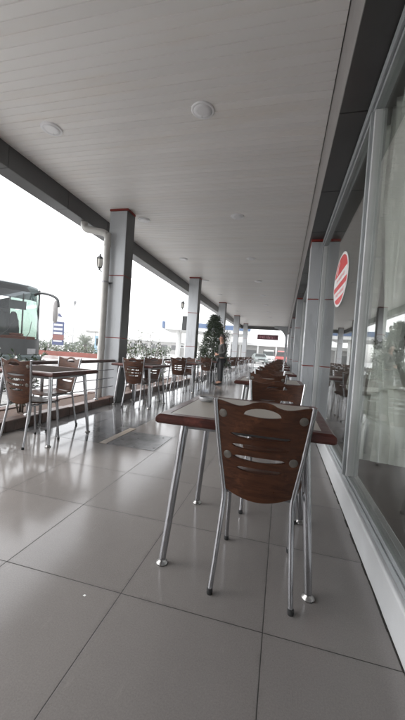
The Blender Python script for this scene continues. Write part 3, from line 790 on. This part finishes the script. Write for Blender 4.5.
for sx, x_, y_ in ((-1, -.105, -.04), (1, .125, -.06)):
    m = MB(); secs = []
    for yy_, w_, h_ in ((.10, .035, .06), (.08, .042, .085), (.02, .045, .09), (-.06, .045, .06), (-.13, .046, .045), (-.17, .03, .03)):
        secs.append([(x_ + w_ * math.cos(q), y_ + yy_, max(0.0, h_ * (.5 + .5 * math.sin(q)))) for q in [2 * PI * k / 12 for k in range(12)]])
    m.loft(secs); m.build('shoe', 'shoe', pr)
m = MB(); secs = []
for zz, ry, rx in ((1.60, .075, .085), (1.66, .098, .092), (1.71, .10, .090), (1.755, .085, .075), (1.785, .04, .04)):
    secs.append([(rx * math.cos(q), (.0 + (.018 if zz < 1.7 else .0)) + ry * math.sin(q) * (1 if math.sin(q) > 0 or zz > 1.70 else .25), zz) for q in [2 * PI * k / 16 for k in range(16)]])
m.loft(secs); m.build('hair', 'hair', pr)
# hands: palm + five fingers each, held together at the waist
for sx in (-1, 1):
    bx, by, bz = sx * .125, -.18, 1.055
    tx = -sx
    m = MB()
    m.loft([[(bx + tx * d, by - .012 * k2 + rr * .55 * math.cos(q), bz + rr * math.sin(q)) for q in [2 * PI * i / 10 for i in range(10)]] for d, rr, k2 in ((0, .024, 0), (.03, .036, 1), (.07, .040, 2), (.09, .034, 2.4))])
    for i, ln in enumerate((.060, .070, .066, .052)):
        z0 = bz + .028 - .019 * i
        m.tube([(bx + tx * .085, by - .026, z0), (bx + tx * (.085 + ln * .5), by - .032, z0 - .004), (bx + tx * (.085 + ln * .8), by - .022, z0 - .014), (bx + tx * (.085 + ln * .85), by - .008, z0 - .024)], [.0095, .009, .008, .006], 8)
    m.tube([(bx + tx * .025, by - .02, bz + .03), (bx + tx * .05, by - .045, bz + .05), (bx + tx * .085, by - .05, bz + .055)], [.012, .010, .007], 8)
    m.build('hand', 'skin', pr)
m = MB(); m.loft([[(-.018, -.118, 1.60), (.018, -.118, 1.60), (.014, -.10, 1.60), (-.014, -.10, 1.60)], [(-.012, -.128, 1.625), (.012, -.128, 1.625), (.010, -.10, 1.63), (-.010, -.10, 1.63)], [(-.008, -.112, 1.665), (.008, -.112, 1.665), (.006, -.10, 1.67), (-.006, -.10, 1.67)]]); m.build('nose', 'skin', pr)
for sx in (-1, 1):
    m = MB(); m.lathe([(.001, -.006), (.010, -.003), (.010, .003), (.001, .006)], 10, (sx * .03, -.108, 1.655), M=Matrix.Rotation(PI / 2, 4, 'X')); m.build('eye', 'hair', pr)
    m = MB(); m.lathe([(.004, -.01), (.022, -.006), (.026, .002), (.008, .008)], 10, (sx * .078, -.02, 1.64), M=Matrix.Rotation(PI / 2, 4, 'Y')); m.build('ear', 'skin', pr)
m = MB(); m.tube([(-.022, -.106, 1.577), (0, -.113, 1.575), (.022, -.106, 1.577)], .0045, 6); m.build('mouth', 'brown_red', pr)

# ------------------------------------------------------------------ plants
def rdir():
    while True:
        v = Vector((rnd.uniform(-1, 1), rnd.uniform(-1, 1), rnd.uniform(-1, 1)))
        if .05 < v.length < 1: return v.normalized()
def conifer(loc, h, rbase, label):
    t = thing('conifer', label, 'tree', loc)
    m = MB(); m.lathe([(.14, 0), (.17, .06), (.20, .30), (.215, .32), (.19, .32), (.18, .27)], 20); m.build('pot', 'dull_metal', t)
    m = MB(); m.tube([(0, 0, .25), (.01, 0, h * .5), (0, .01, h * .93)], [.035, .025, .008], 8); m.build('trunk', 'bark', t)
    m = MB()
    for i in range(430):
        q = rnd.random() ** 1.25; z = .42 + (h - .45) * q; rr = rbase * (1 - q) ** .75 * rnd.uniform(.55, 1.12) + .04; a = rnd.uniform(0, 2 * PI)
        c = Vector((rr * math.cos(a), rr * math.sin(a), z + rr * .25))
        for j in range(22):
            p = c * 1. + Vector((rnd.gauss(0, .05), rnd.gauss(0, .05), rnd.gauss(0, .05))); d = (rdir() + Vector((math.cos(a), math.sin(a), .5)) * .8)
            m.leaf(p, d, rdir(), rnd.uniform(.05, .10), rnd.uniform(.022, .04))
    m.build('crown', 'leaf_dark', t)
conifer((-2.50, 11.45, 0), 2.38, .52, 'tall cone shaped potted conifer standing beside the person')
def shrub(loc, h, w, label, nst=9, nl=46, flowers=30, lm='leaf_mid', ls=.06, group='flowering shrubs in the planting strip', pot=False):
    t = thing('flowering_shrub', label, 'shrub', loc, 0, group)
    ms, ml, mf = MB(), MB(), MB()
    z0 = .0
    if pot:
        m = MB(); m.lathe([(.16, 0), (.2, .05), (.23, .38), (.25, .40), (.22, .40), (.2, .36)], 20); m.build('pot', 'concrete', t); z0 = .36
    for i in range(nst):
        a = rnd.uniform(0, 2 * PI); hh = h * rnd.uniform(.55, 1.); sp = w * rnd.uniform(.1, 1.)
        P = [Vector((.03 * math.cos(a), .03 * math.sin(a), z0))]
        for k in range(1, 6):
            q = k / 5; P.append(Vector((sp * q ** 1.4 * math.cos(a) + rnd.gauss(0, .02), sp * q ** 1.4 * math.sin(a) + rnd.gauss(0, .02), z0 + (hh - z0) * q)))
        ms.tube(P, [.009, .008, .007, .006, .005, .003], 5)
        for j in range(nl):
            q = rnd.uniform(.18, 1.) * 4.999; k = int(q); p = P[k].lerp(P[k + 1], q - k); d = rdir() + Vector((0, 0, .25))
            p2 = p + d * rnd.uniform(0, .05)
            ml.leaf(p2, d, rdir(), ls * rnd.uniform(.7, 1.5), ls * rnd.uniform(.3, .6))
        for j in range(int(flowers / nst) + 1):
            q = rnd.uniform(.45, 1.) * 4.999; k = int(q); p = P[k].lerp(P[k + 1], q - k) + rdir() * rnd.uniform(.02, .09)
            for _ in range(5): mf.leaf(p, rdir(), rdir(), .03, .022)
    ms.build('stems', 'bark', t); ml.build('leaves', lm, t)
    if mf.v: mf.build('blossoms', 'petal', t)
shrub((-3.36, 3.02, .06), .98, .34, 'low flowering shrub in the planting strip in front of the coach, nearer one', 11, 50, 60, 'leaf_dark')
shrub((-3.38, 3.55, .06), .95, .34, 'low flowering shrub in the planting strip in front of the coach, farther one', 11, 50, 60, 'leaf_dark')
shrub((-3.36, 2.35, .06), .85, .30, 'low flowering shrub in the planting strip at the left picture edge', 9, 46, 40, 'leaf_dark')
shrub((-3.38, 6.75, .06), 1.25, .42, 'leggy white flowered shrub behind the railing past the first column', 12, 40, 70)
shrub((-3.36, 7.65, .06), 1.42, .45, 'tallest leggy white flowered shrub behind the railing between two columns', 12, 40, 70)
shrub((-3.38, 8.6, .06), 1.0, .36, 'short white flowered shrub behind the railing near the second column', 10, 40, 50)
shrub((-2.62, 13.6, 0), 2.2, .50, 'potted tall shrub with large white blossoms behind the person', 16, 60, 260, 'leaf_dark', .09, 'potted shrubs on the terrace', True)

# ------------------------------------------------------------------ coach
BZ = -.15
bus = thing('tour_coach', 'dark tour coach with a tall tinted windscreen and a long curved mirror arm', 'coach', (-9.72, 9.42, BZ), math.radians(62))
W2 = 1.25
def front_y(x, z):     # windscreen surface, leaning back towards the roof and curving round at the sides
    q = (z - 1.0) / 2.45
    return .62 * max(0, q) ** 1.5 + .38 * (abs(x) / W2) ** 3.2 + .0
def front_patch(x0, x1, z0, z1, nx_, nz_, off=0.):
    vs = []
    for j in range(nz_ + 1):
        z = z0 + (z1 - z0) * j / nz_
        for i in range(nx_ + 1):
            x = x0 + (x1 - x0) * i / nx_; vs.append((x, front_y(x, z) + off, z))
    fs = [(j * (nx_ + 1) + i, j * (nx_ + 1) + i + 1, (j + 1) * (nx_ + 1) + i + 1, (j + 1) * (nx_ + 1) + i) for j in range(nz_) for i in range(nx_)]
    m = MB(); m.add(vs, fs, True); return m
front_patch(-1.18, 1.18, 1.22, 2.72, 24, 14).build('windscreen', 'bus_clear', bus)
front_patch(-1.18, 1.18, 2.735, 3.30, 24, 8, -.004).build('windscreen_tint', 'bus_tint', bus)
m = front_patch(-1.25, 1.25, .25, 1.21, 24, 6); bd = m.build('front_panel', 'bus_trim', bus)
m = MB()
for x0, x1 in ((-1.25, -1.185), (1.185, 1.25)):
    q = front_patch(x0, x1, 1.21, 3.32, 2, 14, -.006); m.add(q.v, q.f, True)
m.build('corner_pillar', 'bus_body', bus)
m = MB()
for sx in (-1, 1):
    m.box(sx * W2 - .02, sx * W2 + .02, .40, 11.5, .3, 1.25)
m.box(-W2, W2, 11.4, 11.5, .3, 3.3); m.box(-W2 + .02, W2 - .02, .5, 11.4, .32, .40)
m.build('body_shell', 'bus_body', bus, bevel=.01)
m = MB(); secs = []
for yy_, dz in ((.62, -.14), (.72, -.03), (1.2, .08), (11.0, .08), (11.45, 0)):
    secs.append([(W2 * math.copysign(abs(math.cos(q)) ** .45, math.cos(q)), yy_, 3.25 + dz + .12 * abs(math.sin(q)) ** .6 * (1 if math.sin(q) > 0 else -.4)) for q in [2 * PI * k / 24 for k in range(24)]])
m.loft(secs); m.build('roof', 'bus_body', bus)
for sx in (-1, 1):
    for i in range(6):
        a = .62 + i * 1.8
        m = MB(); m.box(sx * W2 - .012, sx * W2 + .012, a, a + 1.7, 1.26, 3.16); m.build('side_window', 'bus_clear' if sx > 0 and i < 2 else 'bus_tint', bus)
    m = MB()
    for i in range(7): m.box(sx * W2 - .022, sx * W2 + .022, .54 + i * 1.8, .615 + i * 1.8, 1.25, 3.2)
    m.build('window_pillar', 'bus_trim', bus)
    for yy_ in (2.6, 8.6):
        m = MB(); m.lathe([(.30, -.14), (.48, -.13), (.5, -.1), (.5, .1), (.48, .13), (.30, .14)], 24, (sx * (W2 - .16), yy_, .5), M=Matrix.Rotation(PI / 2, 4, 'Y')); wl = m.build('wheel', 'tyre', bus)
        m = MB(); m.lathe([(.02, .0), (.29, .02), (.29, .05)], 18, (sx * (W2 - .02) - .0, yy_, .5), M=Matrix.Rotation(sx * PI / 2, 4, 'Y')); m.build('rim', 'chrome', wl)
    m = front_patch(min(sx * .72, sx * 1.08), max(sx * .72, sx * 1.08), .64, .86, 6, 3, -.012); m.build('headlight', 'ash_glass', bus)
m = MB(); m.box(-1.1, 1.1, .35, .9, .9, 1.32); m.box(.3, .75, .55, .85, 1.32, 1.42); m.build('dashboard', 'bus_red', bus, bevel=.05)
m = MB(); m.lathe([(.20, -.015), (.225, 0), (.20, .015)], 20, (-.55, .95, 1.45), M=Matrix.Rotation(.6, 4, 'X')); m.build('steering_wheel', 'bus_trim', bus)
for row in range(5):
    for x in (-.95, -.45, .45, .95):
        yy_ = 1.55 + row * .85
        if row == 0 and x > 0: continue
        m = MB(); secs = []
        for zz, w_, d_ in ((1.0, .21, .07), (1.5, .22, .07), (1.9, .20, .06), (2.05, .15, .055), (2.2, .13, .05), (2.28, .07, .03)):
            secs.append([(x + w_ * math.copysign(abs(math.cos(q)) ** .6, math.cos(q)), yy_ + d_ * math.sin(q) + (zz - 1) * .12, zz + .1) for q in [2 * PI * k / 14 for k in range(14)]])
        m.loft(secs); m.box(x - .21, x + .21, yy_ - .42, yy_ - .02, 1.0, 1.16); m.build('passenger_seat', 'bus_red' if row == 0 else 'bus_seat', bus)
for x in (-.6, .5):
    m = MB(); m.box(x - .30, x + .30, .62, .64, 2.35, 2.68); m.build('sun_visor', 'bus_trim', bus)
for sx in (1, -1):
    P = smooth_pts([(sx * 1.16, .80, 3.02), (sx * 1.30, .52, 3.10), (sx * 1.52, .10, 3.02), (sx * 1.66, -.16, 2.85), (sx * 1.70, -.22, 2.55)])
    m = MB(); m.tube(P, [.055] * (len(P) - 4) + [.05, .05, .045, .04], 10); am = m.build('mirror_arm', 'bus_trim', bus)
    m = MB(); secs = []
    for zz, w_, d_ in ((2.80, .05, .04), (2.70, .085, .07), (2.30, .10, .08), (2.0, .085, .07), (1.93, .04, .03)):
        secs.append([(sx * 1.60 + w_ * math.cos(q), -.16 + d_ * math.sin(q), zz) for q in [2 * PI * k / 14 for k in range(14)]])
    m.loft(secs); m.build('mirror', 'grey_trim', am)
for x, a in ((-.3, .9), (.62, .55)):
    m = MB(); P = [(x, front_y(x, 1.2) - .03, 1.22), (x + .35 * a, front_y(x + .3, 1.5) - .03, 1.5), (x + .62 * a, front_y(x + .6, 1.9) - .03, 1.9)]; m.tube(P, .012, 6); m.build('wiper', 'bus_trim', bus)
m = MB(); m.box(-1.24, 1.24, -.03, .4, .26, .62); m.build('bumper', 'bus_body', bus, bevel=.08)

# ------------------------------------------------------------------ far things on the left
t = thing('price_totem', 'tall blue and white fuel price totem seen past the coach mirror', 'sign', (-26.2, 32.65, BZ), math.radians(38))
m = MB(); m.box(-.62, .62, -.14, .14, 0, .75); m.build('base', 'white_paint', t, bevel=.02)
m = MB(); m.box(-.62, .62, -.15, .15, .76, 3.55); m.build('blue_panel', 'navy', t, bevel=.02)
m = MB(); m.prism([(-.6, 3.56), (.6, 3.56), (.6, 3.75), (.12, 4.55), (-.12, 4.70), (-.3, 4.5), (-.6, 3.95)], -.14, .14, 1); m.build('crest', 'sign_white', t)
m = MB(); m.prism([(-.14, 4.20), (.36, 4.10), (.1, 4.5), (-.1, 4.56)], -.15, -.141, 1); m.build('crest_mark', 'navy', t)
for z0, z1 in ((3.05, 3.28), (2.55, 2.80), (2.08, 2.32), (1.18, 1.32)):
    m = MB(); m.box(-.52, .42, -.158, -.151, z0, z1); m.build('price_strip', 'sign_white', t)
m = MB(); m.box(-.60, .60, -.157, -.151, 1.38, 2.02); m.build('brown_panel', 'brown_red', t)
def street_lamp(loc, h, label):
    t = thing('street_lamp', label, 'street lamp', loc, 0, 'street lamps beyond the forecourt')
    m = MB(); m.tube([(0, 0, 0), (0, 0, h)], [.09, .05], 8); m.build('pole', 'dull_metal', t)
    m = MB(); m.lathe([(.10, -.75), (.16, -.6), (.30, -.15), (.36, 0), (.2, .2), (.05, .3)], 8, (0, 0, h)); m.build('lamp_head', 'dull_metal', t)
street_lamp((-38.7, 52.3, BZ), 8.9, 'tall street lamp with a lantern head beside the blue price totem')
street_lamp((-62, 52, BZ), 13.5, 'thin tall mast rising above the coach roof')
def leafy_tree(loc, h, r_, label, lm='leaf_pale', n=900, ls=.30, name='tree'):
    t = thing(name, label, 'tree', loc, 0, 'trees beyond the forecourt')
    m = MB(); m.tube([(0, 0, 0), (.05 * h, 0, h * .35), (0, .03 * h, h * .75)], [.03 * h, .022 * h, .008 * h], 8)
    cl = []
    for i in range(11):
        d = rdir(); c = Vector((d.x * r_ * .7, d.y * r_ * .7, h * .64 + d.z * h * .27)); cl.append(c); m.tube([(.02 * h, 0, h * .35), c], [.012 * h, .004 * h], 5)
    m.build('trunk', 'bark', t); m = MB()
    for i in range(n):
        c = rnd.choice(cl); p = c + rdir() * (r_ * .48 * rnd.random() ** .4); m.leaf(p, rdir(), rdir(), ls * rnd.uniform(.6, 1.3), ls * rnd.uniform(.4, .8))
    m.build('crown', lm, t)
for i, (x, y_, h, r_, lb) in enumerate(((-58, 74, 4.6, 2.8, 'pale leafy tree far off, farthest left of the distant trees'), (-52, 76, 3.8, 2.6, 'pale leafy tree far off, just right of the price totem'), (-46, 78, 4.4, 2.6, 'pale leafy tree far off behind the palm'), (-41, 80, 3.6, 2.4, 'pale leafy tree far off, right of the palm'), (-31, 82, 3.0, 2.2, 'pale leafy tree far off before the low grey building'), (-22, 84, 3.6, 2.4, 'pale leafy tree far off under the canopy edge'))):
    leafy_tree((x, y_, BZ), h, r_, lb)
pm = thing('palm', 'squat palm with spiky arching fronds beside the pale blue kiosk', 'palm', (-26.4, 38.4, BZ))
m = MB(); m.tube([(0, 0, 0), (.02, 0, .5), (0, 0, 1.05)], [.22, .2, .16], 10); m.build('trunk', 'bark', pm)
m = MB()
for i in range(46):
    a = rnd.uniform(0, 2 * PI); el = rnd.uniform(-.1, 1.35); ln = rnd.uniform(1.3, 1.75)
    d = Vector((math.cos(a) * math.cos(el), math.sin(a) * math.cos(el), math.sin(el))); p = Vector((0, 0, 1.05)); 
    for k in range(9):
        d2 = (d + Vector((0, 0, -.075 * k))).normalized(); q = p + d2 * ln / 9
        for sd in (-1, 1):
            s3 = d2.cross(Vector((0, 0, 1))); s3 = s3.normalized() if s3.length > .01 else Vector((1, 0, 0))
            m.leaf(q, d2 * .7 + s3 * sd * .8 + Vector((0, 0, -.15)), Vector((0, 0, 1)), .42 * (1 - .5 * abs(k - 4) / 5), .07)
        m.tube([p, q], .015, 4, cap=False); p = q
m.build('fronds', 'leaf_mid', pm)
kk = thing('kiosk', 'small pale blue kiosk under a flat grey canopy beyond the forecourt', 'kiosk', (-22.3, 35.6, BZ), math.radians(30))
m = MB(); m.box(-.72, .72, 0, 1.4, 0, 2.25); m.build('cabin', 'pale_blue', kk, bevel=.02)
m = MB(); m.box(-.55, .55, -.02, -.001, 1.0, 1.9); m.build('window', 'bus_glass', kk)
m = MB(); m.box(-1.8, .95, -.5, 1.7, 2.62, 2.82); m.build('canopy', 'concrete', kk, bevel=.02)
m = MB()
for x in (-.68, .68): m.box(x - .04, x + .04, .1, .18, 2.25, 2.62)
m.build('canopy_post', 'dull_metal', kk)
t = thing('flower_bed', 'low brick red bed edging across the forecourt beyond the railing', 'flower bed', (0, 0, 0))
m = MB(); m.prism([(-26, 20.6), (-13.5, 24.4), (-13.7, 25.1), (-26.2, 21.3)], BZ, .22); m.build('edging', 'brick_red', t)
m = MB()
for i in range(1500):
    q = rnd.random(); p = Vector((-25.8 + 12 * q + rnd.gauss(0, .1), 21.1 + 3.65 * q + rnd.gauss(0, .12), .2 + rnd.random() ** 2 * .45)); m.leaf(p, rdir() + Vector((0, 0, .6)), rdir(), .22, .09)
m.build('low_plants', 'leaf_mid', t)
t = thing('hedge', 'long clipped green hedge beyond the flower bed', 'hedge', (0, 0, 0))
m = MB()
for i in range(3200):
    q = rnd.random(); p = Vector((-46 + 28 * q + rnd.gauss(0, .2), 42 + 7 * q + rnd.gauss(0, .35), BZ + rnd.random() * 1.2 * (1 + .2 * math.sin(q * 40)))); m.leaf(p, rdir(), rdir(), .4, .22)
m.build('foliage', 'leaf_pale', t)
# petrol canopy
t = thing('station_canopy', 'white petrol station canopy with blue band on round white posts', 'canopy', (-19.5, 48.8, BZ), math.radians(15))
m = MB(); m.box(.5, 14.5, .1, 11, 4.45, 5.55); m.build('deck', 'white_paint', t, bevel=.05)
m = MB(); m.box(0, .48, 0, 11.1, 4.6, 5.75); m.build('blue_end', 'blue', t, bevel=.15)
m = MB(); m.box(6.0, 14.6, -.02, .09, 5.0, 5.75); m.build('blue_band', 'blue', t)
for x in (2.6, 11.5):
    for y_ in (2.5, 8.5):
        m = MB(); m.tube([(x, y_, 0), (x, y_, 4.44)], .28, 14); m.build('post', 'white_paint', t)
for i, (x, y_) in enumerate(((-17.0, 52.6), (-15.9, 53.2))):
    p = thing('fuel_pump', 'grey fuel pump under the petrol canopy, %s of the two' % ('left' if i == 0 else 'right'), 'fuel pump', (x, y_, BZ), math.radians(15), 'fuel pumps under the canopy')
    m = MB(); m.box(-.35, .35, -.25, .25, 0, 1.5); m.build('cabinet', 'concrete', p, bevel=.03)
    m = MB(); m.box(-.4, .4, -.28, .28, 1.52, 2.1); m.build('head', 'white_paint', p, bevel=.03)
    m = MB(); m.box(-.25, .25, -.29, -.281, 1.65, 1.95); m.build('display', 'bus_trim', p)
t = thing('low_building', 'long low grey building far beyond the petrol station', 'building', (-30, 76, BZ), math.radians(12))
m = MB(); m.box(-9, 5, 0, 8, 0, 2.9); m.build('wall', 'concrete', t)
m = MB(); m.box(-9.3, 5.3, -.4, 8.4, 2.92, 3.25); m.build('roof', 'white_paint', t)
for i in range(5):
    m = MB(); m.box(-8 + i * 2.6, -6.4 + i * 2.6, -.03, -.002, 1.0, 2.2); m.build('window', 'bus_trim', t)

# ------------------------------------------------------------------ far end of the terrace
t = thing('hanging_sign', 'dark red oblong sign with pale lettering hanging at the far end', 'sign', (-1.40, 28.45, 2.66))
m = MB(); m.box(-.90, .90, -.04, .04, -.20, .24); m.build('board', 'maroon', t, bevel=.01)
m = MB(); q = -.72
while q < .70:
    wd = rnd.choice((.05, .07, .10)); m.box(q, q + wd * .35, -.047, -.0405, -.10, .13)
    if wd > .06: m.box(q + wd * .36, q + wd, -.047, -.0405, rnd.choice((-.10, .0, .08)), rnd.choice((.02, .13)) + .03)
    q += wd + .045
m.build('lettering', 'pink', t)
m = MB()
for x in (-.7, .7): m.tube([(x, 0, .24), (x, 0, .645)], .012, 6)
m.build('hanger', 'dull_metal', t)
t = thing('curved_bracket', 'grey curved corner bracket joining the far column to the ceiling', 'bracket', (.10, 27.4, 0))
m = MB(); P = [(.18, 0), (.18, 3.58), (-.95, 3.58), (-.95, 3.42)] + [(-.95 + .95 * math.sin(a), 2.5 + .92 * math.cos(a)) for a in [PI / 2 * k / 10 for k in range(1, 11)]] + [(0, 0)]
m.prism(P, 0, .28, 1); m.build('arch', 'light_panel', t); 
t = thing('service_building', 'long pale building with white roof band across the yard at the far end', 'building', (-3, 62, BZ))
m = MB(); m.box(-9, 8, 0, 6, 0, 2.95); m.build('wall', 'concrete', t)
m = MB(); m.box(-9.5, 8.5, -1.2, 6.3, 2.97, 3.5); m.build('roof', 'white_paint', t)
for i in range(5):
    m = MB(); m.box(-8.6 + i * 3.4, -8.35 + i * 3.4, -1.1, -.85, 0, 2.96); m.build('post', 'white_paint', t)
for i in range(4):
    m = MB(); m.box(-7.9 + i * 3.6, -5.6 + i * 3.6, -.03, -.002, .3, 2.1); m.build('window', 'bus_trim', t)
def vehicle(name, cat, loc, rz, L_, Wd, prof, gl, label, paint):
    """prof: side outline (y from front, z); gl: index range of the windscreen edge"""
    t = thing(name, label, cat, loc, rz)
    m = MB(); n = len(prof); secs = []
    for s_x, ins in ((-1, .10), (-1, 0), (1, 0), (1, .10)):
        secs.append([(s_x * (Wd / 2 - (.16 * max(0, (z - .9)) / .6 if z > .9 else 0) - (0 if ins == 0 else -.0)) * (1 if ins == 0 else 1.0), y_, z) for y_, z in prof])
    secs = [secs[1], secs[2]]
    m.loft(secs, smooth=False); m.build('body', paint, t, bevel=.07, seg=3)
    (ya, za), (yb_, zb) = prof[gl[0]], prof[gl[1]]
    d = Vector((0, yb_ - ya, zb - za)); nn = Vector((0, -(zb - za), yb_ - ya)).normalized()
    if nn.y > 0: nn = -nn
    w1, w2 = Wd / 2 - .12, Wd / 2 - .26
    A = Vector((0, ya, za)) + d * .08 + nn * .012; B = Vector((0, ya, za)) + d * .92 + nn * .012
    m = MB(); m.add([A + Vector((-w1, 0, 0)), A + Vector((w1, 0, 0)), B + Vector((w2, 0, 0)), B + Vector((-w2, 0, 0)), *[p - nn * .01 for p in (A + Vector((-w1, 0, 0)), A + Vector((w1, 0, 0)), B + Vector((w2, 0, 0)), B + Vector((-w2, 0, 0)))]], [(0, 1, 2, 3), (7, 6, 5, 4), (0, 4, 5, 1), (1, 5, 6, 2), (2, 6, 7, 3), (3, 7, 4, 0)]); m.build('windscreen', 'car_glass', t)
    for sx in (-1, 1):
        for yy_ in (.8, L_ - .8):
            m = MB(); m.lathe([(.2, -.1), (.31, -.09), (.32, 0), (.31, .09), (.2, .1)], 18, (sx * (Wd / 2 - .09), yy_, .32), M=Matrix.Rotation(PI / 2, 4, 'Y')); m.build('wheel', 'tyre', t)
        m = MB(); m.box(sx * Wd * .36 - .17, sx * Wd * .36 + .17, -.03, .05, .58, .74); m.build('headlight', 'ash_glass', t, bevel=.02)
    m = MB(); m.box(-.26, .26, -.035, -.005, .38, .5); m.build('number_plate', 'white_paint', t)
    m = MB(); m.box(-.45, .45, -.03, .02, .55, .72); m.build('grille', 'bus_trim', t)
CAR = [(0, .3), (0, .72), (.15, .82), (1.05, .95), (1.75, 1.42), (3.1, 1.44), (3.9, 1.0), (4.3, .95), (4.35, .3)]
VAN = [(0, .3), (0, .95), (.5, 1.15), (1.05, 2.05), (1.4, 2.2), (5.0, 2.25), (5.1, .3)]
vehicle('car', 'car', (-2.7, 43.0, BZ), math.radians(12), 4.35, 1.75, CAR, (3, 4), 'silver green car parked beyond the far end of the terrace', 'car_silver')
vehicle('van', 'van', (-2.4, 55.0, BZ), 0, 5.1, 2.2, VAN, (2, 3), 'white van parked in the yard in front of the pale building', 'white_paint')
vehicle('car', 'car', (-.25, 54.5, BZ), 0, 5.1, 1.9, VAN, (2, 3), 'red van parked right of the white van in the yard', 'car_red')

# ------------------------------------------------------------------ damp air
HAZE = .0032
if HAZE:
    m = MB(); m.box(-75, 30, -14, 96, -1.2, 15.5); hz = m.build('haze', 'white_paint'); hz.data.materials.clear()
    mm = bpy.data.materials.new('damp_air'); mm.use_nodes = True; nt = mm.node_tree; nt.nodes.remove(nt.nodes['Principled BSDF'])
    pv = N(nt, 'ShaderNodeVolumePrincipled'); pv.inputs['Color'].default_value = (.95, .96, .97, 1); pv.inputs['Density'].default_value = HAZE
    L(nt, pv.outputs[0], nt.nodes['Material Output'].inputs['Volume']); hz.data.materials.append(mm); hz['kind'] = 'stuff'

# ------------------------------------------------------------------ camera
Ff = Vector((-0.24374316, 0.96945086, -0.02746449)); Rr_ = Vector((0.96708482, 0.24508627, 0.06840815)); Uu = Vector((-0.07304951, 0.00988647, 0.99727931))
cam = bpy.data.cameras.new('camera'); co = bpy.data.objects.new('camera', cam); COL.objects.link(co)
co.matrix_world = Matrix(((Rr_.x, Uu.x, -Ff.x, 0), (Rr_.y, Uu.y, -Ff.y, 0), (Rr_.z, Uu.z, -Ff.z, 1.0612), (0, 0, 0, 1)))
cam.sensor_fit = 'VERTICAL'; cam.sensor_height = 36.; cam.lens = 36 * 317.26 / 720; cam.clip_start = .05; cam.clip_end = 3000
S.camera = co

# ------------------------------------------------------------------ light: overcast
SUN_EL, SUN_AZ = math.radians(48), math.radians(-105)     # azimuth measured from +Y towards +X
W = bpy.data.worlds.new('World'); S.world = W; W.use_nodes = True
nt = W.node_tree; bg = nt.nodes['Background']
sky = N(nt, 'ShaderNodeTexSky'); sky.sky_type = 'NISHITA'; sky.sun_disc = False
sky.sun_elevation = SUN_EL; sky.sun_rotation = SUN_AZ; sky.air_density = 1.0; sky.dust_density = 1.5; sky.ozone_density = 1.0
hs = N(nt, 'ShaderNodeHueSaturation', i_Saturation=.10); L(nt, sky.outputs[0], hs.inputs['Color']); L(nt, hs.outputs[0], bg.inputs[0])
bg.inputs[1].default_value = .15
sd = bpy.data.lights.new('sun', 'SUN'); sd.energy = .6; sd.angle = math.radians(25); sd.color = (1, .97, .93)
so_ = bpy.data.objects.new('sun', sd); COL.objects.link(so_)
dv = Vector((math.sin(SUN_AZ) * math.cos(SUN_EL), math.cos(SUN_AZ) * math.cos(SUN_EL), math.sin(SUN_EL)))
so_.rotation_euler = dv.to_track_quat('Z', 'Y').to_euler(); so_.location = dv * 30
S.view_settings.view_transform = 'Standard'; S.view_settings.look = 'None'; S.view_settings.gamma = 1.; S.view_settings.exposure = 2.12
S.view_settings.use_curve_mapping = False
S.render.engine = 'CYCLES'; S.cycles.use_denoising = True; S.cycles.max_bounces = 8; S.cycles.diffuse_bounces = 5; S.cycles.glossy_bounces = 5; S.cycles.transparent_max_bounces = 24
S.cycles.caustics_reflective = False; S.cycles.caustics_refractive = False
